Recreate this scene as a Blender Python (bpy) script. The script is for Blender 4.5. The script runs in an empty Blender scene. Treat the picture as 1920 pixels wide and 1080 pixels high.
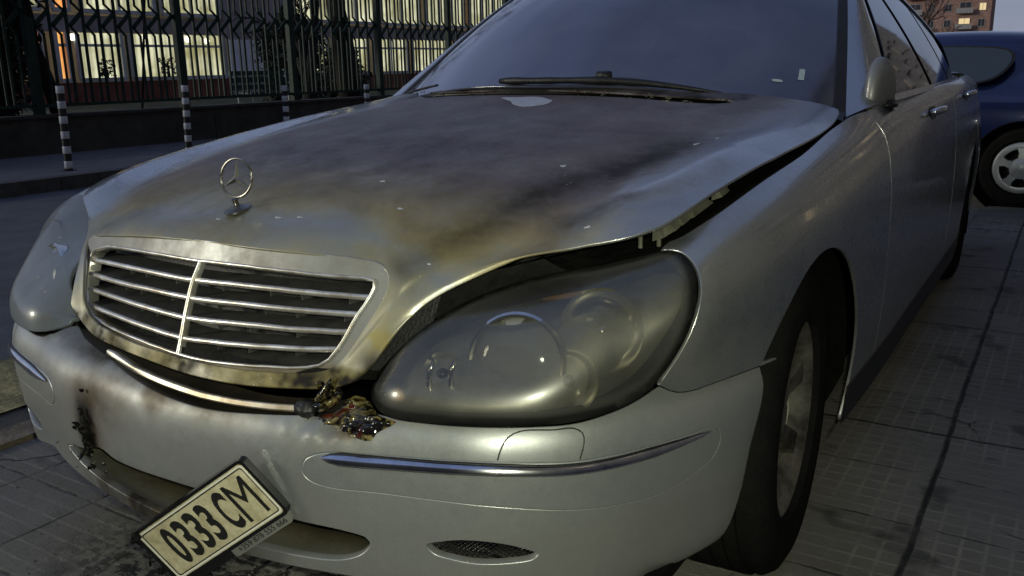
import bpy, bmesh, math, random
import numpy as np
from mathutils import Vector, Matrix, noise
from mathutils.geometry import delaunay_2d_cdt
scn = bpy.context.scene; COL = scn.collection; R = math.radians
rng = np.random.default_rng(7); random.seed(7)
# ================================================================= camera
cam_d = bpy.data.cameras.new('camera'); cam = bpy.data.objects.new('camera', cam_d); COL.objects.link(cam); scn.camera = cam
CAM = np.array([1.3096, -.9073, 1.0569]); YAW, PIT, ROL = -.56200, .24426, -.01991
_f = np.array([math.sin(YAW)*math.cos(PIT), math.cos(YAW)*math.cos(PIT), -math.sin(PIT)])
_r = np.array([math.cos(YAW), -math.sin(YAW), 0.]); _u = np.cross(_r, _f)
_c, _s = math.cos(ROL), math.sin(ROL); _r, _u = _c*_r+_s*_u, -_s*_r+_c*_u
cam.matrix_world = Matrix(((_r[0], _u[0], -_f[0], CAM[0]), (_r[1], _u[1], -_f[1], CAM[1]), (_r[2], _u[2], -_f[2], CAM[2]), (0, 0, 0, 1)))
cam_d.sensor_width = 36; cam_d.lens = 36*1665.25/1920; cam_d.clip_start = .02; cam_d.clip_end = 600
# ================================================================= sky, street glow, flash
wd = bpy.data.worlds.new("World"); scn.world = wd; wd.use_nodes = True
wn = wd.node_tree; bg = wn.nodes['Background']; sky = wn.nodes.new('ShaderNodeTexSky'); sky.sky_type = 'NISHITA'
SUN_EL, SUN_AZ = R(3), R(229)
sky.sun_disc = False; sky.sun_elevation = SUN_EL; sky.sun_rotation = SUN_AZ; sky.air_density = 1.0; sky.dust_density = 1.5; sky.ozone_density = 4.0
# thin dusk cloud over the clear-sky colour
def wnode(k, **kw):
    o = wn.nodes.new('ShaderNode'+k)
    for a, b in kw.items(): setattr(o, a, b)
    return o
_tc = wnode('TexCoord'); _sp = wnode('SeparateXYZ'); wn.links.new(_tc.outputs['Generated'], _sp.inputs[0])
_mp = wnode('Mapping'); _mp.inputs['Scale'].default_value = (1.6, 1.6, 4.5); wn.links.new(_tc.outputs['Generated'], _mp.inputs[0])
_no = wnode('TexNoise'); _no.inputs['Scale'].default_value = 1.7; _no.inputs['Detail'].default_value = 7; wn.links.new(_mp.outputs[0], _no.inputs['Vector'])
_hr = wnode('MapRange'); wn.links.new(_sp.outputs['Z'], _hr.inputs[0]); _hr.inputs[1].default_value = -.02; _hr.inputs[2].default_value = .75
_cg = wnode('Mix', data_type='RGBA'); wn.links.new(_hr.outputs[0], _cg.inputs[0]); _cg.inputs[6].default_value = (.68, .76, 1.04, 1); _cg.inputs[7].default_value = (.33, .43, .80, 1)
_nr = wnode('MapRange'); wn.links.new(_no.outputs[0], _nr.inputs[0]); _nr.inputs[1].default_value = .3; _nr.inputs[2].default_value = .7; _nr.inputs[3].default_value = .72; _nr.inputs[4].default_value = 1.25
_cm = wnode('Mix', data_type='RGBA', blend_type='MULTIPLY'); _cm.inputs[0].default_value = 1; wn.links.new(_cg.outputs[2], _cm.inputs[6]); wn.links.new(_nr.outputs[0], _cm.inputs[7])
_mx = wnode('Mix', data_type='RGBA'); _mx.inputs[0].default_value = .88; wn.links.new(sky.outputs[0], _mx.inputs[6]); wn.links.new(_cm.outputs[2], _mx.inputs[7])
wn.links.new(_mx.outputs[2], bg.inputs[0]); bg.inputs[1].default_value = .13
sd = bpy.data.lights.new('street_glow', 'SUN'); sd.energy = .36; sd.angle = R(12); sd.color = (1, .97, .78)  # sun-type lamp standing in for warm street glow from the front left
so = bpy.data.objects.new('street_glow', sd); COL.objects.link(so)
dv = Vector((math.sin(SUN_AZ)*math.cos(SUN_EL), math.cos(SUN_AZ)*math.cos(SUN_EL), math.tan(R(15))))
so.rotation_euler = dv.to_track_quat('Z', 'Y').to_euler()
# the phone's own flash, beside its lens: the photograph shows it lit in the lamp glass and on everything near
fd = bpy.data.lights.new('phone_flash', 'SPOT'); fd.energy = 20; fd.color = (.97, 1, .76); fd.shadow_soft_size = .012; fd.spot_size = R(110); fd.spot_blend = 1.0
fo = bpy.data.objects.new('phone_flash', fd); COL.objects.link(fo)
fo.matrix_world = cam.matrix_world.copy(); fo.location = Vector(CAM+_r*.03+_u*.035-_f*.01)
fo.rotation_euler = (fo.rotation_euler[0]-R(2), fo.rotation_euler[1], fo.rotation_euler[2]+R(2))
scn.cycles.caustics_reflective = False; scn.cycles.caustics_refractive = False
scn.view_settings.view_transform = 'Standard'; scn.view_settings.look = 'None'; scn.view_settings.gamma = 1; scn.view_settings.exposure = 1.75
# ================================================================= surfaces and traced outlines
# ---------------------------------------------------------------- smooth surfaces given by nets of points
def cubic_basis(n):
    """second-derivative matrix of the natural cubic spline through n unit-spaced knots"""
    A = np.zeros((n, n)); B = np.zeros((n, n)); A[0, 0] = A[-1, -1] = 1
    for i in range(1, n-1):
        A[i, i-1] = A[i, i+1] = 1; A[i, i] = 4
        B[i, i-1] = B[i, i+1] = 6; B[i, i] = -12
    return np.linalg.solve(A, B)
_CB = {}
def basis(n, t):
    if n not in _CB: _CB[n] = cubic_basis(n)
    M = _CB[n]; t = np.asarray(t, float); i = np.clip(np.floor(t).astype(int), 0, n-2); f = t-i; g = 1-f
    E = np.eye(n)
    f3 = np.clip(f, -.6, 1.6); g3 = 1-f3
    return g[:, None]*E[i]+f[:, None]*E[i+1]+((g3**3-g3)/6)[:, None]*M[i]+((f3**3-f3)/6)[:, None]*M[i+1]
class Net:
    def __init__(s, rows, mirror=False, lift=None, u0=0):
        s.N = np.array(rows, float); s.lift = lift; s.mir = mirror; s.u0 = u0
    def __call__(s, uv):
        uv = np.atleast_2d(uv)
        P = np.einsum('ki,kj,ijc->kc', basis(s.N.shape[0], uv[:, 0]-s.u0), basis(s.N.shape[1], uv[:, 1]), s.N)
        if s.lift: P = s.lift(P, uv)
        if s.mir: P = P*[-1, 1, 1]
        return P
    def normal(s, uv, out=(0, 0, 0)):
        uv = np.atleast_2d(uv); e = 1e-3
        n = np.cross(s(uv+[e, 0])-s(uv-[e, 0]), s(uv+[0, e])-s(uv-[0, e]))
        n /= np.linalg.norm(n, axis=1)[:, None]+1e-12
        return n
def sstep(a, b, x):
    t = np.clip((x-a)/(b-a), 0, 1); return t*t*(3-2*t)

# flank: rows run round the nose and back along the side; columns run from the sill up to the hood edge or belt
FLANK = [
 [(.42,.12,.20),(.42,.05,.40),(.42,.085,.55),(.415,.11,.575),(.418,.13,.60),(.42,.155,.63),(.425,.20,.66)],
 [(.50,.14,.20),(.50,.075,.40),(.49,.062,.55),(.485,.09,.60),(.475,.15,.65),(.47,.235,.685),(.475,.31,.71)],
 [(.61,.18,.20),(.605,.115,.40),(.60,.09,.55),(.595,.13,.61),(.585,.205,.665),(.575,.30,.70),(.565,.39,.735)],
 [(.71,.25,.20),(.715,.19,.40),(.705,.15,.55),(.705,.18,.62),(.70,.24,.685),(.69,.32,.725),(.67,.43,.765)],
 [(.79,.35,.20),(.79,.30,.40),(.765,.24,.55),(.78,.255,.63),(.785,.30,.70),(.775,.37,.75),(.755,.45,.775)],
 [(.85,.46,.20),(.86,.44,.40),(.83,.36,.55),(.85,.345,.64),(.853,.36,.71),(.83,.42,.765),(.785,.50,.795)],
 [(.88,.57,.20),(.895,.56,.40),(.88,.50,.55),(.89,.50,.65),(.885,.51,.73),(.86,.54,.785),(.80,.575,.815)],
 [(.895,.72,.20),(.915,.72,.40),(.915,.70,.55),(.915,.70,.66),(.905,.71,.75),(.875,.73,.81),(.812,.76,.845)],
 [(.90,1.0,.20),(.922,1.0,.40),(.925,1.0,.55),(.925,1.0,.67),(.912,1.0,.77),(.88,1.0,.835),(.822,1.0,.872)],
 [(.905,1.3,.20),(.925,1.3,.40),(.93,1.3,.56),(.928,1.3,.69),(.915,1.3,.80),(.885,1.3,.865),(.83,1.3,.905)],
 [(.91,1.65,.20),(.93,1.65,.40),(.933,1.65,.57),(.930,1.65,.71),(.918,1.65,.82),(.895,1.65,.89),(.855,1.65,.935)],
 [(.91,2.1,.20),(.93,2.1,.40),(.935,2.1,.57),(.932,2.1,.71),(.920,2.1,.83),(.900,2.1,.905),(.865,2.1,.945)],
 [(.91,2.7,.20),(.93,2.7,.40),(.935,2.7,.57),(.932,2.7,.72),(.920,2.7,.84),(.900,2.7,.915),(.868,2.7,.955)],
 [(.91,3.3,.20),(.93,3.3,.40),(.935,3.3,.57),(.930,3.3,.72),(.918,3.3,.85),(.898,3.3,.925),(.866,3.3,.962)],
 [(.90,3.9,.20),(.92,3.9,.40),(.928,3.9,.57),(.922,3.9,.72),(.905,3.9,.86),(.88,3.9,.935),(.84,3.9,.972)],
 [(.86,4.5,.22),(.88,4.5,.40),(.89,4.5,.57),(.88,4.5,.72),(.86,4.5,.86),(.83,4.5,.935),(.78,4.5,.97)],
 [(.76,4.9,.26),(.79,4.93,.40),(.80,4.95,.57),(.79,4.95,.72),(.77,4.92,.86),(.74,4.88,.93),(.69,4.82,.965)]]
# hood, right half; columns from the centre line outwards, rows from the lip under the grille back to the cowl
HOODH = [
 [(0,.035,.53),(.15,.04,.533),(.28,.06,.545),(.34,.08,.555),(.38,.092,.57),(.402,.10,.585)],
 [(0,.058,.60),(.17,.07,.60),(.32,.098,.60),(.36,.105,.605),(.385,.11,.61),(.41,.118,.62)],
 [(0,.088,.67),(.19,.102,.67),(.36,.142,.67),(.40,.146,.67),(.425,.152,.67),(.445,.167,.675)],
 [(0,.112,.735),(.2,.13,.735),(.385,.172,.725),(.425,.185,.715),(.46,.20,.705),(.492,.225,.700)],
 [(0,.15,.775),(.2,.165,.775),(.39,.215,.755),(.46,.242,.742),(.52,.265,.732),(.57,.292,.730)],
 [(0,.216,.805),(.2,.235,.80),(.40,.28,.785),(.51,.31,.762),(.60,.33,.76),(.674,.345,.757)],
 [(0,.34,.84),(.2,.35,.837),(.41,.38,.82),(.56,.39,.792),(.67,.40,.796),(.764,.412,.782)],
 [(0,.55,.88),(.2,.55,.877),(.43,.56,.862),(.60,.565,.832),(.71,.57,.838),(.80,.575,.82)],
 [(0,.85,.92),(.2,.85,.917),(.46,.85,.905),(.63,.85,.877),(.73,.85,.88),(.817,.85,.858)],
 [(0,1.15,.953),(.2,1.15,.951),(.49,1.15,.940),(.66,1.15,.919),(.76,1.15,.915),(.826,1.15,.89)],
 [(0,1.36,.991),(.2,1.365,.990),(.50,1.41,.979),(.66,1.45,.963),(.75,1.48,.947),(.80,1.52,.925)]]
def hood_lift(P, uv):
    s = sstep(1.5, 5, uv[:, 0])*sstep(4.6, 7.0, uv[:, 1])*(1-sstep(7.6, 10, uv[:, 1]))
    P = P.copy(); P[:, 2] += .031*s; v = np.clip(uv[:, 1], 0, 10)
    P[:, 2] += sstep(3.0, 5, uv[:, 0])*np.interp(v, [0, 1, 2, 3, 4, 5, 6, 7, 8, 9, 10], [.006, -.002, .001, .016, .026, .020, .004, -.005, -.012, -.005, 0])
    P[:, 0] -= sstep(3.2, 5, -uv[:, 0])*np.interp(v, [1, 2, 3, 4, 5, 6], [0, .004, .022, .028, .012, 0]); return P
_h = np.array(HOODH).transpose(1, 0, 2)                       # u = across, v = along
HOODN = np.concatenate([(_h*[-1, 1, 1])[:0:-1], _h])
# bumper: plan curve at z = .46 and a profile of (height, set-back)
PLAN = [(0,-.03),(.17,-.018),(.33,.008),(.48,.066),(.603,.108),(.713,.19),(.785,.295),(.850,.44),(.885,.56),(.905,.70),(.915,.87)]
PROF = [(.17,.09),(.20,.045),(.24,.022),(.30,.012),(.36,.004),(.42,0),(.465,0),(.505,.008),(.535,.03),(.555,.062),(.565,.105)]
PLANL = [(0,-.03),(.17,-.018),(.33,.005),(.48,.050),(.603,.085),(.713,.140),(.800,.22),(.862,.36),(.895,.53),(.905,.70),(.915,.87)]
_pl = np.concatenate([(np.array(PLANL)*[-1, 1])[:0:-1], np.array(PLAN)])
class Bumper:
    """u = plan station (-10..10), v = profile station (0..10)"""
    def __call__(s, uv):
        uv = np.atleast_2d(uv); B = lambda t: basis(len(_pl), t+10)@_pl
        c = B(uv[:, 0]); t = B(uv[:, 0]+1e-3)-B(uv[:, 0]-1e-3); t /= np.linalg.norm(t, axis=1)[:, None]
        q = basis(len(PROF), uv[:, 1])@np.array(PROF)
        n = np.stack([-t[:, 1], t[:, 0]], 1)
        c = c+n*q[:, 1:2]
        P = np.column_stack([c, q[:, 0]])
        # crumpled corner burnt by the fire beside the right-hand lamp
        d = np.exp(-((P[:, 0]-.37)/.06)**2-((P[:, 2]-.55)/.04)**2)
        P[:, 2] -= .028*d; P[:, 1] += .011*d*np.sin(P[:, 0]*140)
        return P
    normal = Net.normal
def wind_rows():
    return [[(x, yb, zb) for x, yb, zb in r] for r in (
      [(-.79,1.60,.915),(-.55,1.44,.955),(-.28,1.355,.990),(0,1.33,.995),(.28,1.355,.990),(.55,1.44,.955),(.79,1.60,.915)],
      [(-.735,1.83,1.07),(-.515,1.68,1.10),(-.26,1.595,1.12),(0,1.57,1.125),(.26,1.595,1.12),(.515,1.68,1.10),(.735,1.83,1.07)],
      [(-.68,2.05,1.215),(-.475,1.92,1.245),(-.245,1.84,1.265),(0,1.82,1.27),(.245,1.84,1.265),(.475,1.92,1.245),(.68,2.05,1.215)],
      [(-.62,2.27,1.34),(-.435,2.16,1.37),(-.225,2.10,1.39),(0,2.08,1.395),(.225,2.10,1.39),(.435,2.16,1.37),(.62,2.27,1.34)])]
class Side:
    """greenhouse side: u = y, v = z"""
    def __init__(s, mirror=False): s.m = -1 if mirror else 1
    def __call__(s, uv):
        uv = np.atleast_2d(uv); y, z = uv[:, 0], uv[:, 1]
        x = .868-.50*(z-.95)-.35*np.clip(z-.95, 0, 1)**2-.05*np.clip((y-1.9)/1.8, 0, 2)**2
        return np.column_stack([s.m*x, y, z])
    normal = Net.normal
class Grille:
    def __init__(s, d=0): s.d = d
    def __call__(s, uv):
        uv = np.atleast_2d(uv); x, z = uv[:, 0], uv[:, 1]
        return np.column_stack([x, .060+.40*(z-.574)+.42*x*x+s.d, z])
    normal = Net.normal
class Offset:
    def __init__(s, S, d): s.S = S; s.d = d
    def __call__(s, uv): return s.S(uv)+outn(s.S, uv)*s.d
    normal = Net.normal
def outn(S, uv):
    n = S.normal(uv); P = S(uv)
    sg = np.sign(np.median(((P-[0, 2.5, .45])*n).sum(1)))
    return n*(sg if sg else 1)
SURF = dict(hood=Net(HOODN, lift=hood_lift, u0=-5), flank=Net(FLANK), flankL=Net(FLANK, mirror=True), bumper=Bumper(),
            wind=Net(np.array(wind_rows()).transpose(1, 0, 2)), side=Side(), sideL=Side(True), grille=Grille())
SURF['bay'] = Offset(SURF['hood'], -.11)
OUT = {
 'hood_low': [(4.038,0.125),(3.799,0.143),(3.561,0.141),(3.338,0.141),(3.144,0.147),(2.947,0.156),(2.715,0.171),(2.548,0.183),(2.385,0.193),(2.235,0.2),(2.1,0.205),(1.981,0.208),(1.874,0.209),(1.777,0.209),(1.688,0.208),(1.61,0.207),(1.534,0.205),(1.459,0.202),(1.385,0.2),(1.311,0.198),(1.237,0.196),(1.163,0.195),(1.088,0.195),(1.013,0.196),(0.943,0.197),(0.872,0.198),(0.799,0.199),(0.725,0.201),(0.649,0.203),(0.574,0.205),(0.498,0.207),(0.422,0.21),(0.346,0.214),(0.272,0.218),(0.179,0.226),(0.089,0.236),(-0.001,0.248),(-0.091,0.261),(-0.182,0.275),(-0.274,0.289),(-0.369,0.301),(-0.469,0.313),(-0.573,0.323),(-0.68,0.332),(-0.789,0.34),(-0.899,0.347),(-1.008,0.352),(-1.116,0.357),(-1.242,0.358),(-1.372,0.356),(-1.506,0.353),(-1.644,0.356),(-1.788,0.368),(-1.951,0.4),(-2.143,0.446),(-2.41,0.485),(-2.869,0.482)],
 'grille_out': [(-3.31,3.348),(-1.991,3.242),(-1.756,3.266),(-1.563,3.282),(-1.402,3.306),(-1.29,3.332),(-1.183,3.358),(-1.078,3.384),(-0.976,3.412),(-0.875,3.44),(-0.774,3.469),(-0.7,3.49),(-0.625,3.51),(-0.551,3.53),(-0.476,3.549),(-0.402,3.567),(-0.328,3.583),(-0.255,3.597),(-0.182,3.608),(-0.109,3.618),(-0.038,3.624),(0.028,3.627),(0.095,3.626),(0.162,3.622),(0.23,3.615),(0.296,3.607),(0.362,3.597),(0.426,3.587),(0.488,3.576),(0.548,3.566),(0.605,3.557),(0.66,3.55),(0.712,3.544),(0.771,3.539),(0.827,3.536),(0.88,3.535),(0.932,3.535),(0.981,3.537),(1.029,3.539),(1.076,3.542),(1.123,3.546),(1.169,3.549),(1.216,3.552),(1.264,3.557),(1.312,3.562),(1.36,3.568),(1.408,3.573),(1.454,3.578),(1.5,3.582),(1.543,3.585),(1.583,3.586),(1.64,3.588),(1.694,3.591),(1.746,3.583),(1.797,3.554),(1.875,3.474),(1.953,3.349),(2.024,3.177),(2.092,2.981),(2.141,2.812),(2.18,2.639),(2.213,2.469),(2.23,2.342),(2.24,2.215),(2.246,2.092),(2.252,1.975),(2.262,1.867),(2.278,1.769),(2.296,1.673),(2.315,1.58),(2.335,1.489),(2.353,1.399),(2.376,1.289),(2.4,1.176),(2.414,1.067),(2.404,0.97),(2.363,0.859),(2.287,0.771),(2.208,0.72),(2.12,0.679),(2.026,0.644),(1.949,0.621),(1.869,0.603),(1.787,0.587),(1.705,0.574),(1.625,0.562),(1.546,0.55),(1.482,0.542),(1.416,0.534),(1.349,0.527),(1.28,0.52),(1.211,0.514),(1.141,0.509),(1.072,0.505),(1.005,0.502),(0.939,0.499),(0.87,0.497),(0.803,0.497),(0.736,0.497),(0.67,0.499),(0.602,0.501),(0.532,0.504),(0.459,0.507),(0.386,0.51),(0.311,0.514),(0.234,0.519),(0.156,0.523),(0.075,0.529),(-0.007,0.534),(-0.089,0.539),(-0.172,0.545),(-0.267,0.55),(-0.365,0.555),(-0.466,0.56),(-0.568,0.564),(-0.67,0.569),(-0.77,0.574),(-0.866,0.581),(-0.995,0.593),(-1.12,0.608),(-1.243,0.625),(-1.368,0.646),(-1.526,0.671),(-1.693,0.7),(-1.862,0.744),(-2.067,0.825),(-2.3,0.927),(-2.601,1.048),(-2.922,1.201),(-3.055,1.335),(-3.112,1.489),(-3.142,1.651),(-3.183,1.81),(-3.273,2.001),(-3.416,2.213),(-3.601,2.442),(-3.893,2.737),(-4.015,3.023),(-3.834,3.24)],
 'g_out': [(-0.434,0.725),(-0.403,0.731),(-0.368,0.736),(-0.332,0.739),(-0.3,0.743),(-0.276,0.746),(-0.253,0.748),(-0.23,0.75),(-0.208,0.752),(-0.186,0.754),(-0.164,0.756),(-0.148,0.757),(-0.132,0.758),(-0.116,0.759),(-0.1,0.759),(-0.084,0.76),(-0.069,0.761),(-0.054,0.761),(-0.039,0.761),(-0.024,0.762),(-0.01,0.762),(0.003,0.762),(0.016,0.762),(0.029,0.762),(0.042,0.762),(0.054,0.762),(0.067,0.761),(0.079,0.761),(0.091,0.761),(0.103,0.761),(0.114,0.76),(0.125,0.76),(0.135,0.76),(0.148,0.76),(0.159,0.759),(0.17,0.759),(0.181,0.759),(0.192,0.759),(0.203,0.758),(0.213,0.758),(0.223,0.758),(0.234,0.757),(0.244,0.757),(0.255,0.757),(0.266,0.756),(0.276,0.756),(0.287,0.755),(0.296,0.754),(0.306,0.754),(0.315,0.753),(0.323,0.752),(0.334,0.751),(0.344,0.75),(0.353,0.749),(0.361,0.747),(0.371,0.743),(0.38,0.737),(0.385,0.73),(0.387,0.721),(0.388,0.713),(0.387,0.704),(0.384,0.695),(0.382,0.688),(0.379,0.68),(0.375,0.673),(0.371,0.665),(0.368,0.658),(0.364,0.651),(0.361,0.644),(0.358,0.637),(0.354,0.63),(0.351,0.624),(0.346,0.616),(0.342,0.608),(0.337,0.6),(0.333,0.594),(0.326,0.587),(0.319,0.581),(0.312,0.578),(0.305,0.575),(0.295,0.573),(0.287,0.571),(0.278,0.57),(0.268,0.569),(0.258,0.568),(0.246,0.567),(0.235,0.566),(0.225,0.565),(0.215,0.565),(0.205,0.564),(0.194,0.563),(0.183,0.563),(0.171,0.562),(0.16,0.562),(0.149,0.561),(0.139,0.561),(0.127,0.561),(0.117,0.561),(0.106,0.561),(0.095,0.561),(0.084,0.561),(0.073,0.561),(0.061,0.561),(0.05,0.561),(0.038,0.562),(0.025,0.562),(0.013,0.562),(-0.0,0.562),(-0.014,0.563),(-0.027,0.563),(-0.041,0.563),(-0.057,0.564),(-0.073,0.564),(-0.09,0.564),(-0.107,0.564),(-0.124,0.564),(-0.141,0.565),(-0.158,0.565),(-0.181,0.566),(-0.203,0.567),(-0.225,0.568),(-0.248,0.569),(-0.275,0.57),(-0.303,0.572),(-0.329,0.574),(-0.357,0.578),(-0.381,0.585),(-0.403,0.593),(-0.422,0.603),(-0.433,0.612),(-0.442,0.622),(-0.451,0.633),(-0.459,0.644),(-0.464,0.656),(-0.464,0.667),(-0.464,0.679),(-0.464,0.691),(-0.464,0.703),(-0.464,0.714)],
 'g_in': [(-0.405,0.7),(-0.38,0.709),(-0.334,0.716),(-0.315,0.718),(-0.292,0.72),(-0.268,0.721),(-0.243,0.723),(-0.218,0.724),(-0.194,0.725),(-0.172,0.725),(-0.151,0.726),(-0.134,0.726),(-0.118,0.727),(-0.102,0.727),(-0.086,0.727),(-0.071,0.727),(-0.056,0.727),(-0.041,0.727),(-0.027,0.727),(-0.012,0.727),(0.002,0.727),(0.014,0.728),(0.027,0.728),(0.039,0.728),(0.051,0.728),(0.063,0.728),(0.075,0.728),(0.087,0.728),(0.099,0.728),(0.11,0.728),(0.122,0.728),(0.133,0.727),(0.144,0.727),(0.155,0.727),(0.166,0.727),(0.177,0.727),(0.188,0.726),(0.199,0.726),(0.21,0.726),(0.221,0.725),(0.231,0.725),(0.241,0.725),(0.251,0.724),(0.261,0.724),(0.27,0.724),(0.279,0.724),(0.287,0.723),(0.297,0.723),(0.308,0.723),(0.318,0.723),(0.328,0.723),(0.336,0.723),(0.344,0.723),(0.35,0.722),(0.363,0.72),(0.366,0.714),(0.365,0.709),(0.363,0.702),(0.36,0.694),(0.357,0.688),(0.354,0.681),(0.35,0.674),(0.346,0.667),(0.343,0.66),(0.34,0.653),(0.337,0.646),(0.335,0.639),(0.332,0.632),(0.33,0.626),(0.326,0.618),(0.322,0.61),(0.318,0.603),(0.312,0.595),(0.305,0.588),(0.297,0.585),(0.288,0.582),(0.276,0.58),(0.269,0.579),(0.26,0.578),(0.251,0.577),(0.241,0.576),(0.23,0.576),(0.219,0.575),(0.208,0.574),(0.197,0.574),(0.186,0.573),(0.175,0.572),(0.164,0.572),(0.152,0.571),(0.14,0.571),(0.129,0.57),(0.117,0.57),(0.105,0.569),(0.093,0.569),(0.082,0.568),(0.069,0.568),(0.056,0.568),(0.044,0.568),(0.031,0.568),(0.018,0.569),(0.004,0.569),(-0.01,0.569),(-0.024,0.57),(-0.039,0.571),(-0.054,0.572),(-0.07,0.572),(-0.087,0.573),(-0.103,0.574),(-0.12,0.575),(-0.137,0.575),(-0.155,0.576),(-0.173,0.577),(-0.192,0.577),(-0.211,0.578),(-0.23,0.578),(-0.248,0.579),(-0.264,0.579),(-0.299,0.58),(-0.328,0.582),(-0.365,0.59),(-0.377,0.597),(-0.387,0.608),(-0.396,0.619),(-0.403,0.63),(-0.41,0.642),(-0.414,0.654),(-0.416,0.665),(-0.418,0.678),(-0.417,0.689)],
 'slat0': [(-0.417,0.679),(-0.387,0.682),(-0.356,0.685),(-0.326,0.687),(-0.297,0.689),(-0.27,0.69),(-0.248,0.691),(-0.227,0.692),(-0.206,0.693),(-0.186,0.693),(-0.166,0.693),(-0.148,0.694),(-0.129,0.694),(-0.113,0.694),(-0.097,0.694),(-0.081,0.694),(-0.065,0.694),(-0.05,0.694),(-0.035,0.694),(-0.021,0.695),(-0.007,0.695),(0.008,0.695),(0.021,0.695),(0.035,0.696),(0.048,0.696),(0.061,0.696),(0.074,0.697),(0.087,0.697),(0.1,0.697),(0.112,0.697),(0.123,0.697),(0.135,0.697),(0.147,0.697),(0.158,0.697),(0.169,0.697),(0.18,0.697),(0.191,0.697),(0.202,0.696),(0.213,0.696),(0.223,0.696),(0.234,0.696),(0.244,0.696),(0.255,0.696),(0.265,0.695),(0.274,0.695),(0.284,0.695),(0.293,0.695),(0.303,0.695),(0.313,0.695),(0.323,0.695),(0.333,0.694),(0.342,0.694),(0.35,0.694),(0.358,0.694)],
 'slat1': [(-0.409,0.652),(-0.382,0.654),(-0.355,0.656),(-0.328,0.657),(-0.302,0.658),(-0.277,0.659),(-0.253,0.66),(-0.232,0.661),(-0.211,0.662),(-0.191,0.662),(-0.171,0.663),(-0.152,0.663),(-0.134,0.664),(-0.117,0.664),(-0.1,0.664),(-0.084,0.664),(-0.069,0.664),(-0.054,0.664),(-0.039,0.664),(-0.024,0.664),(-0.009,0.664),(0.004,0.664),(0.018,0.664),(0.031,0.665),(0.045,0.665),(0.058,0.665),(0.071,0.666),(0.084,0.666),(0.096,0.667),(0.109,0.667),(0.12,0.667),(0.132,0.667),(0.144,0.667),(0.155,0.667),(0.166,0.667),(0.177,0.667),(0.188,0.667),(0.199,0.667),(0.21,0.667),(0.22,0.667),(0.231,0.667),(0.242,0.667),(0.252,0.667),(0.263,0.667),(0.273,0.667),(0.282,0.667),(0.291,0.667),(0.3,0.667),(0.31,0.667),(0.32,0.667),(0.33,0.667),(0.338,0.667),(0.346,0.667)],
 'slat2': [(-0.395,0.625),(-0.367,0.627),(-0.34,0.629),(-0.313,0.63),(-0.287,0.631),(-0.262,0.631),(-0.238,0.632),(-0.217,0.632),(-0.197,0.632),(-0.176,0.632),(-0.157,0.632),(-0.138,0.632),(-0.121,0.632),(-0.104,0.631),(-0.086,0.631),(-0.07,0.631),(-0.054,0.63),(-0.039,0.63),(-0.023,0.63),(-0.007,0.63),(0.005,0.63),(0.018,0.631),(0.031,0.631),(0.044,0.632),(0.057,0.632),(0.069,0.633),(0.082,0.633),(0.094,0.634),(0.106,0.634),(0.118,0.635),(0.13,0.635),(0.142,0.635),(0.153,0.635),(0.165,0.636),(0.176,0.636),(0.187,0.636),(0.197,0.636),(0.208,0.636),(0.217,0.636),(0.228,0.636),(0.238,0.637),(0.248,0.637),(0.257,0.637),(0.267,0.637),(0.276,0.638),(0.285,0.638),(0.294,0.638),(0.303,0.638),(0.312,0.638),(0.321,0.639),(0.329,0.639),(0.336,0.639)],
 'slat3': [(-0.371,0.598),(-0.345,0.599),(-0.319,0.6),(-0.294,0.6),(-0.269,0.601),(-0.245,0.601),(-0.222,0.601),(-0.202,0.601),(-0.181,0.6),(-0.162,0.6),(-0.142,0.6),(-0.124,0.6),(-0.107,0.599),(-0.091,0.599),(-0.073,0.598),(-0.057,0.597),(-0.041,0.597),(-0.025,0.596),(-0.009,0.596),(0.003,0.596),(0.015,0.596),(0.028,0.597),(0.04,0.597),(0.053,0.598),(0.065,0.599),(0.077,0.599),(0.089,0.6),(0.101,0.6),(0.112,0.601),(0.124,0.601),(0.136,0.602),(0.148,0.602),(0.159,0.603),(0.17,0.603),(0.181,0.604),(0.192,0.604),(0.202,0.605),(0.212,0.605),(0.223,0.606),(0.233,0.606),(0.242,0.606),(0.252,0.607),(0.261,0.607),(0.27,0.608),(0.28,0.608),(0.289,0.609),(0.299,0.609),(0.308,0.61),(0.316,0.611),(0.324,0.611)],
 'gbar': [(0.002,0.726),(0.0,0.719),(-0.002,0.711),(-0.005,0.703),(-0.007,0.695),(-0.008,0.684),(-0.009,0.674),(-0.009,0.664),(-0.009,0.655),(-0.009,0.647),(-0.009,0.638),(-0.009,0.63),(-0.008,0.621),(-0.008,0.613),(-0.007,0.604),(-0.007,0.596),(-0.006,0.587),(-0.006,0.577),(-0.006,0.569)],
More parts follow.
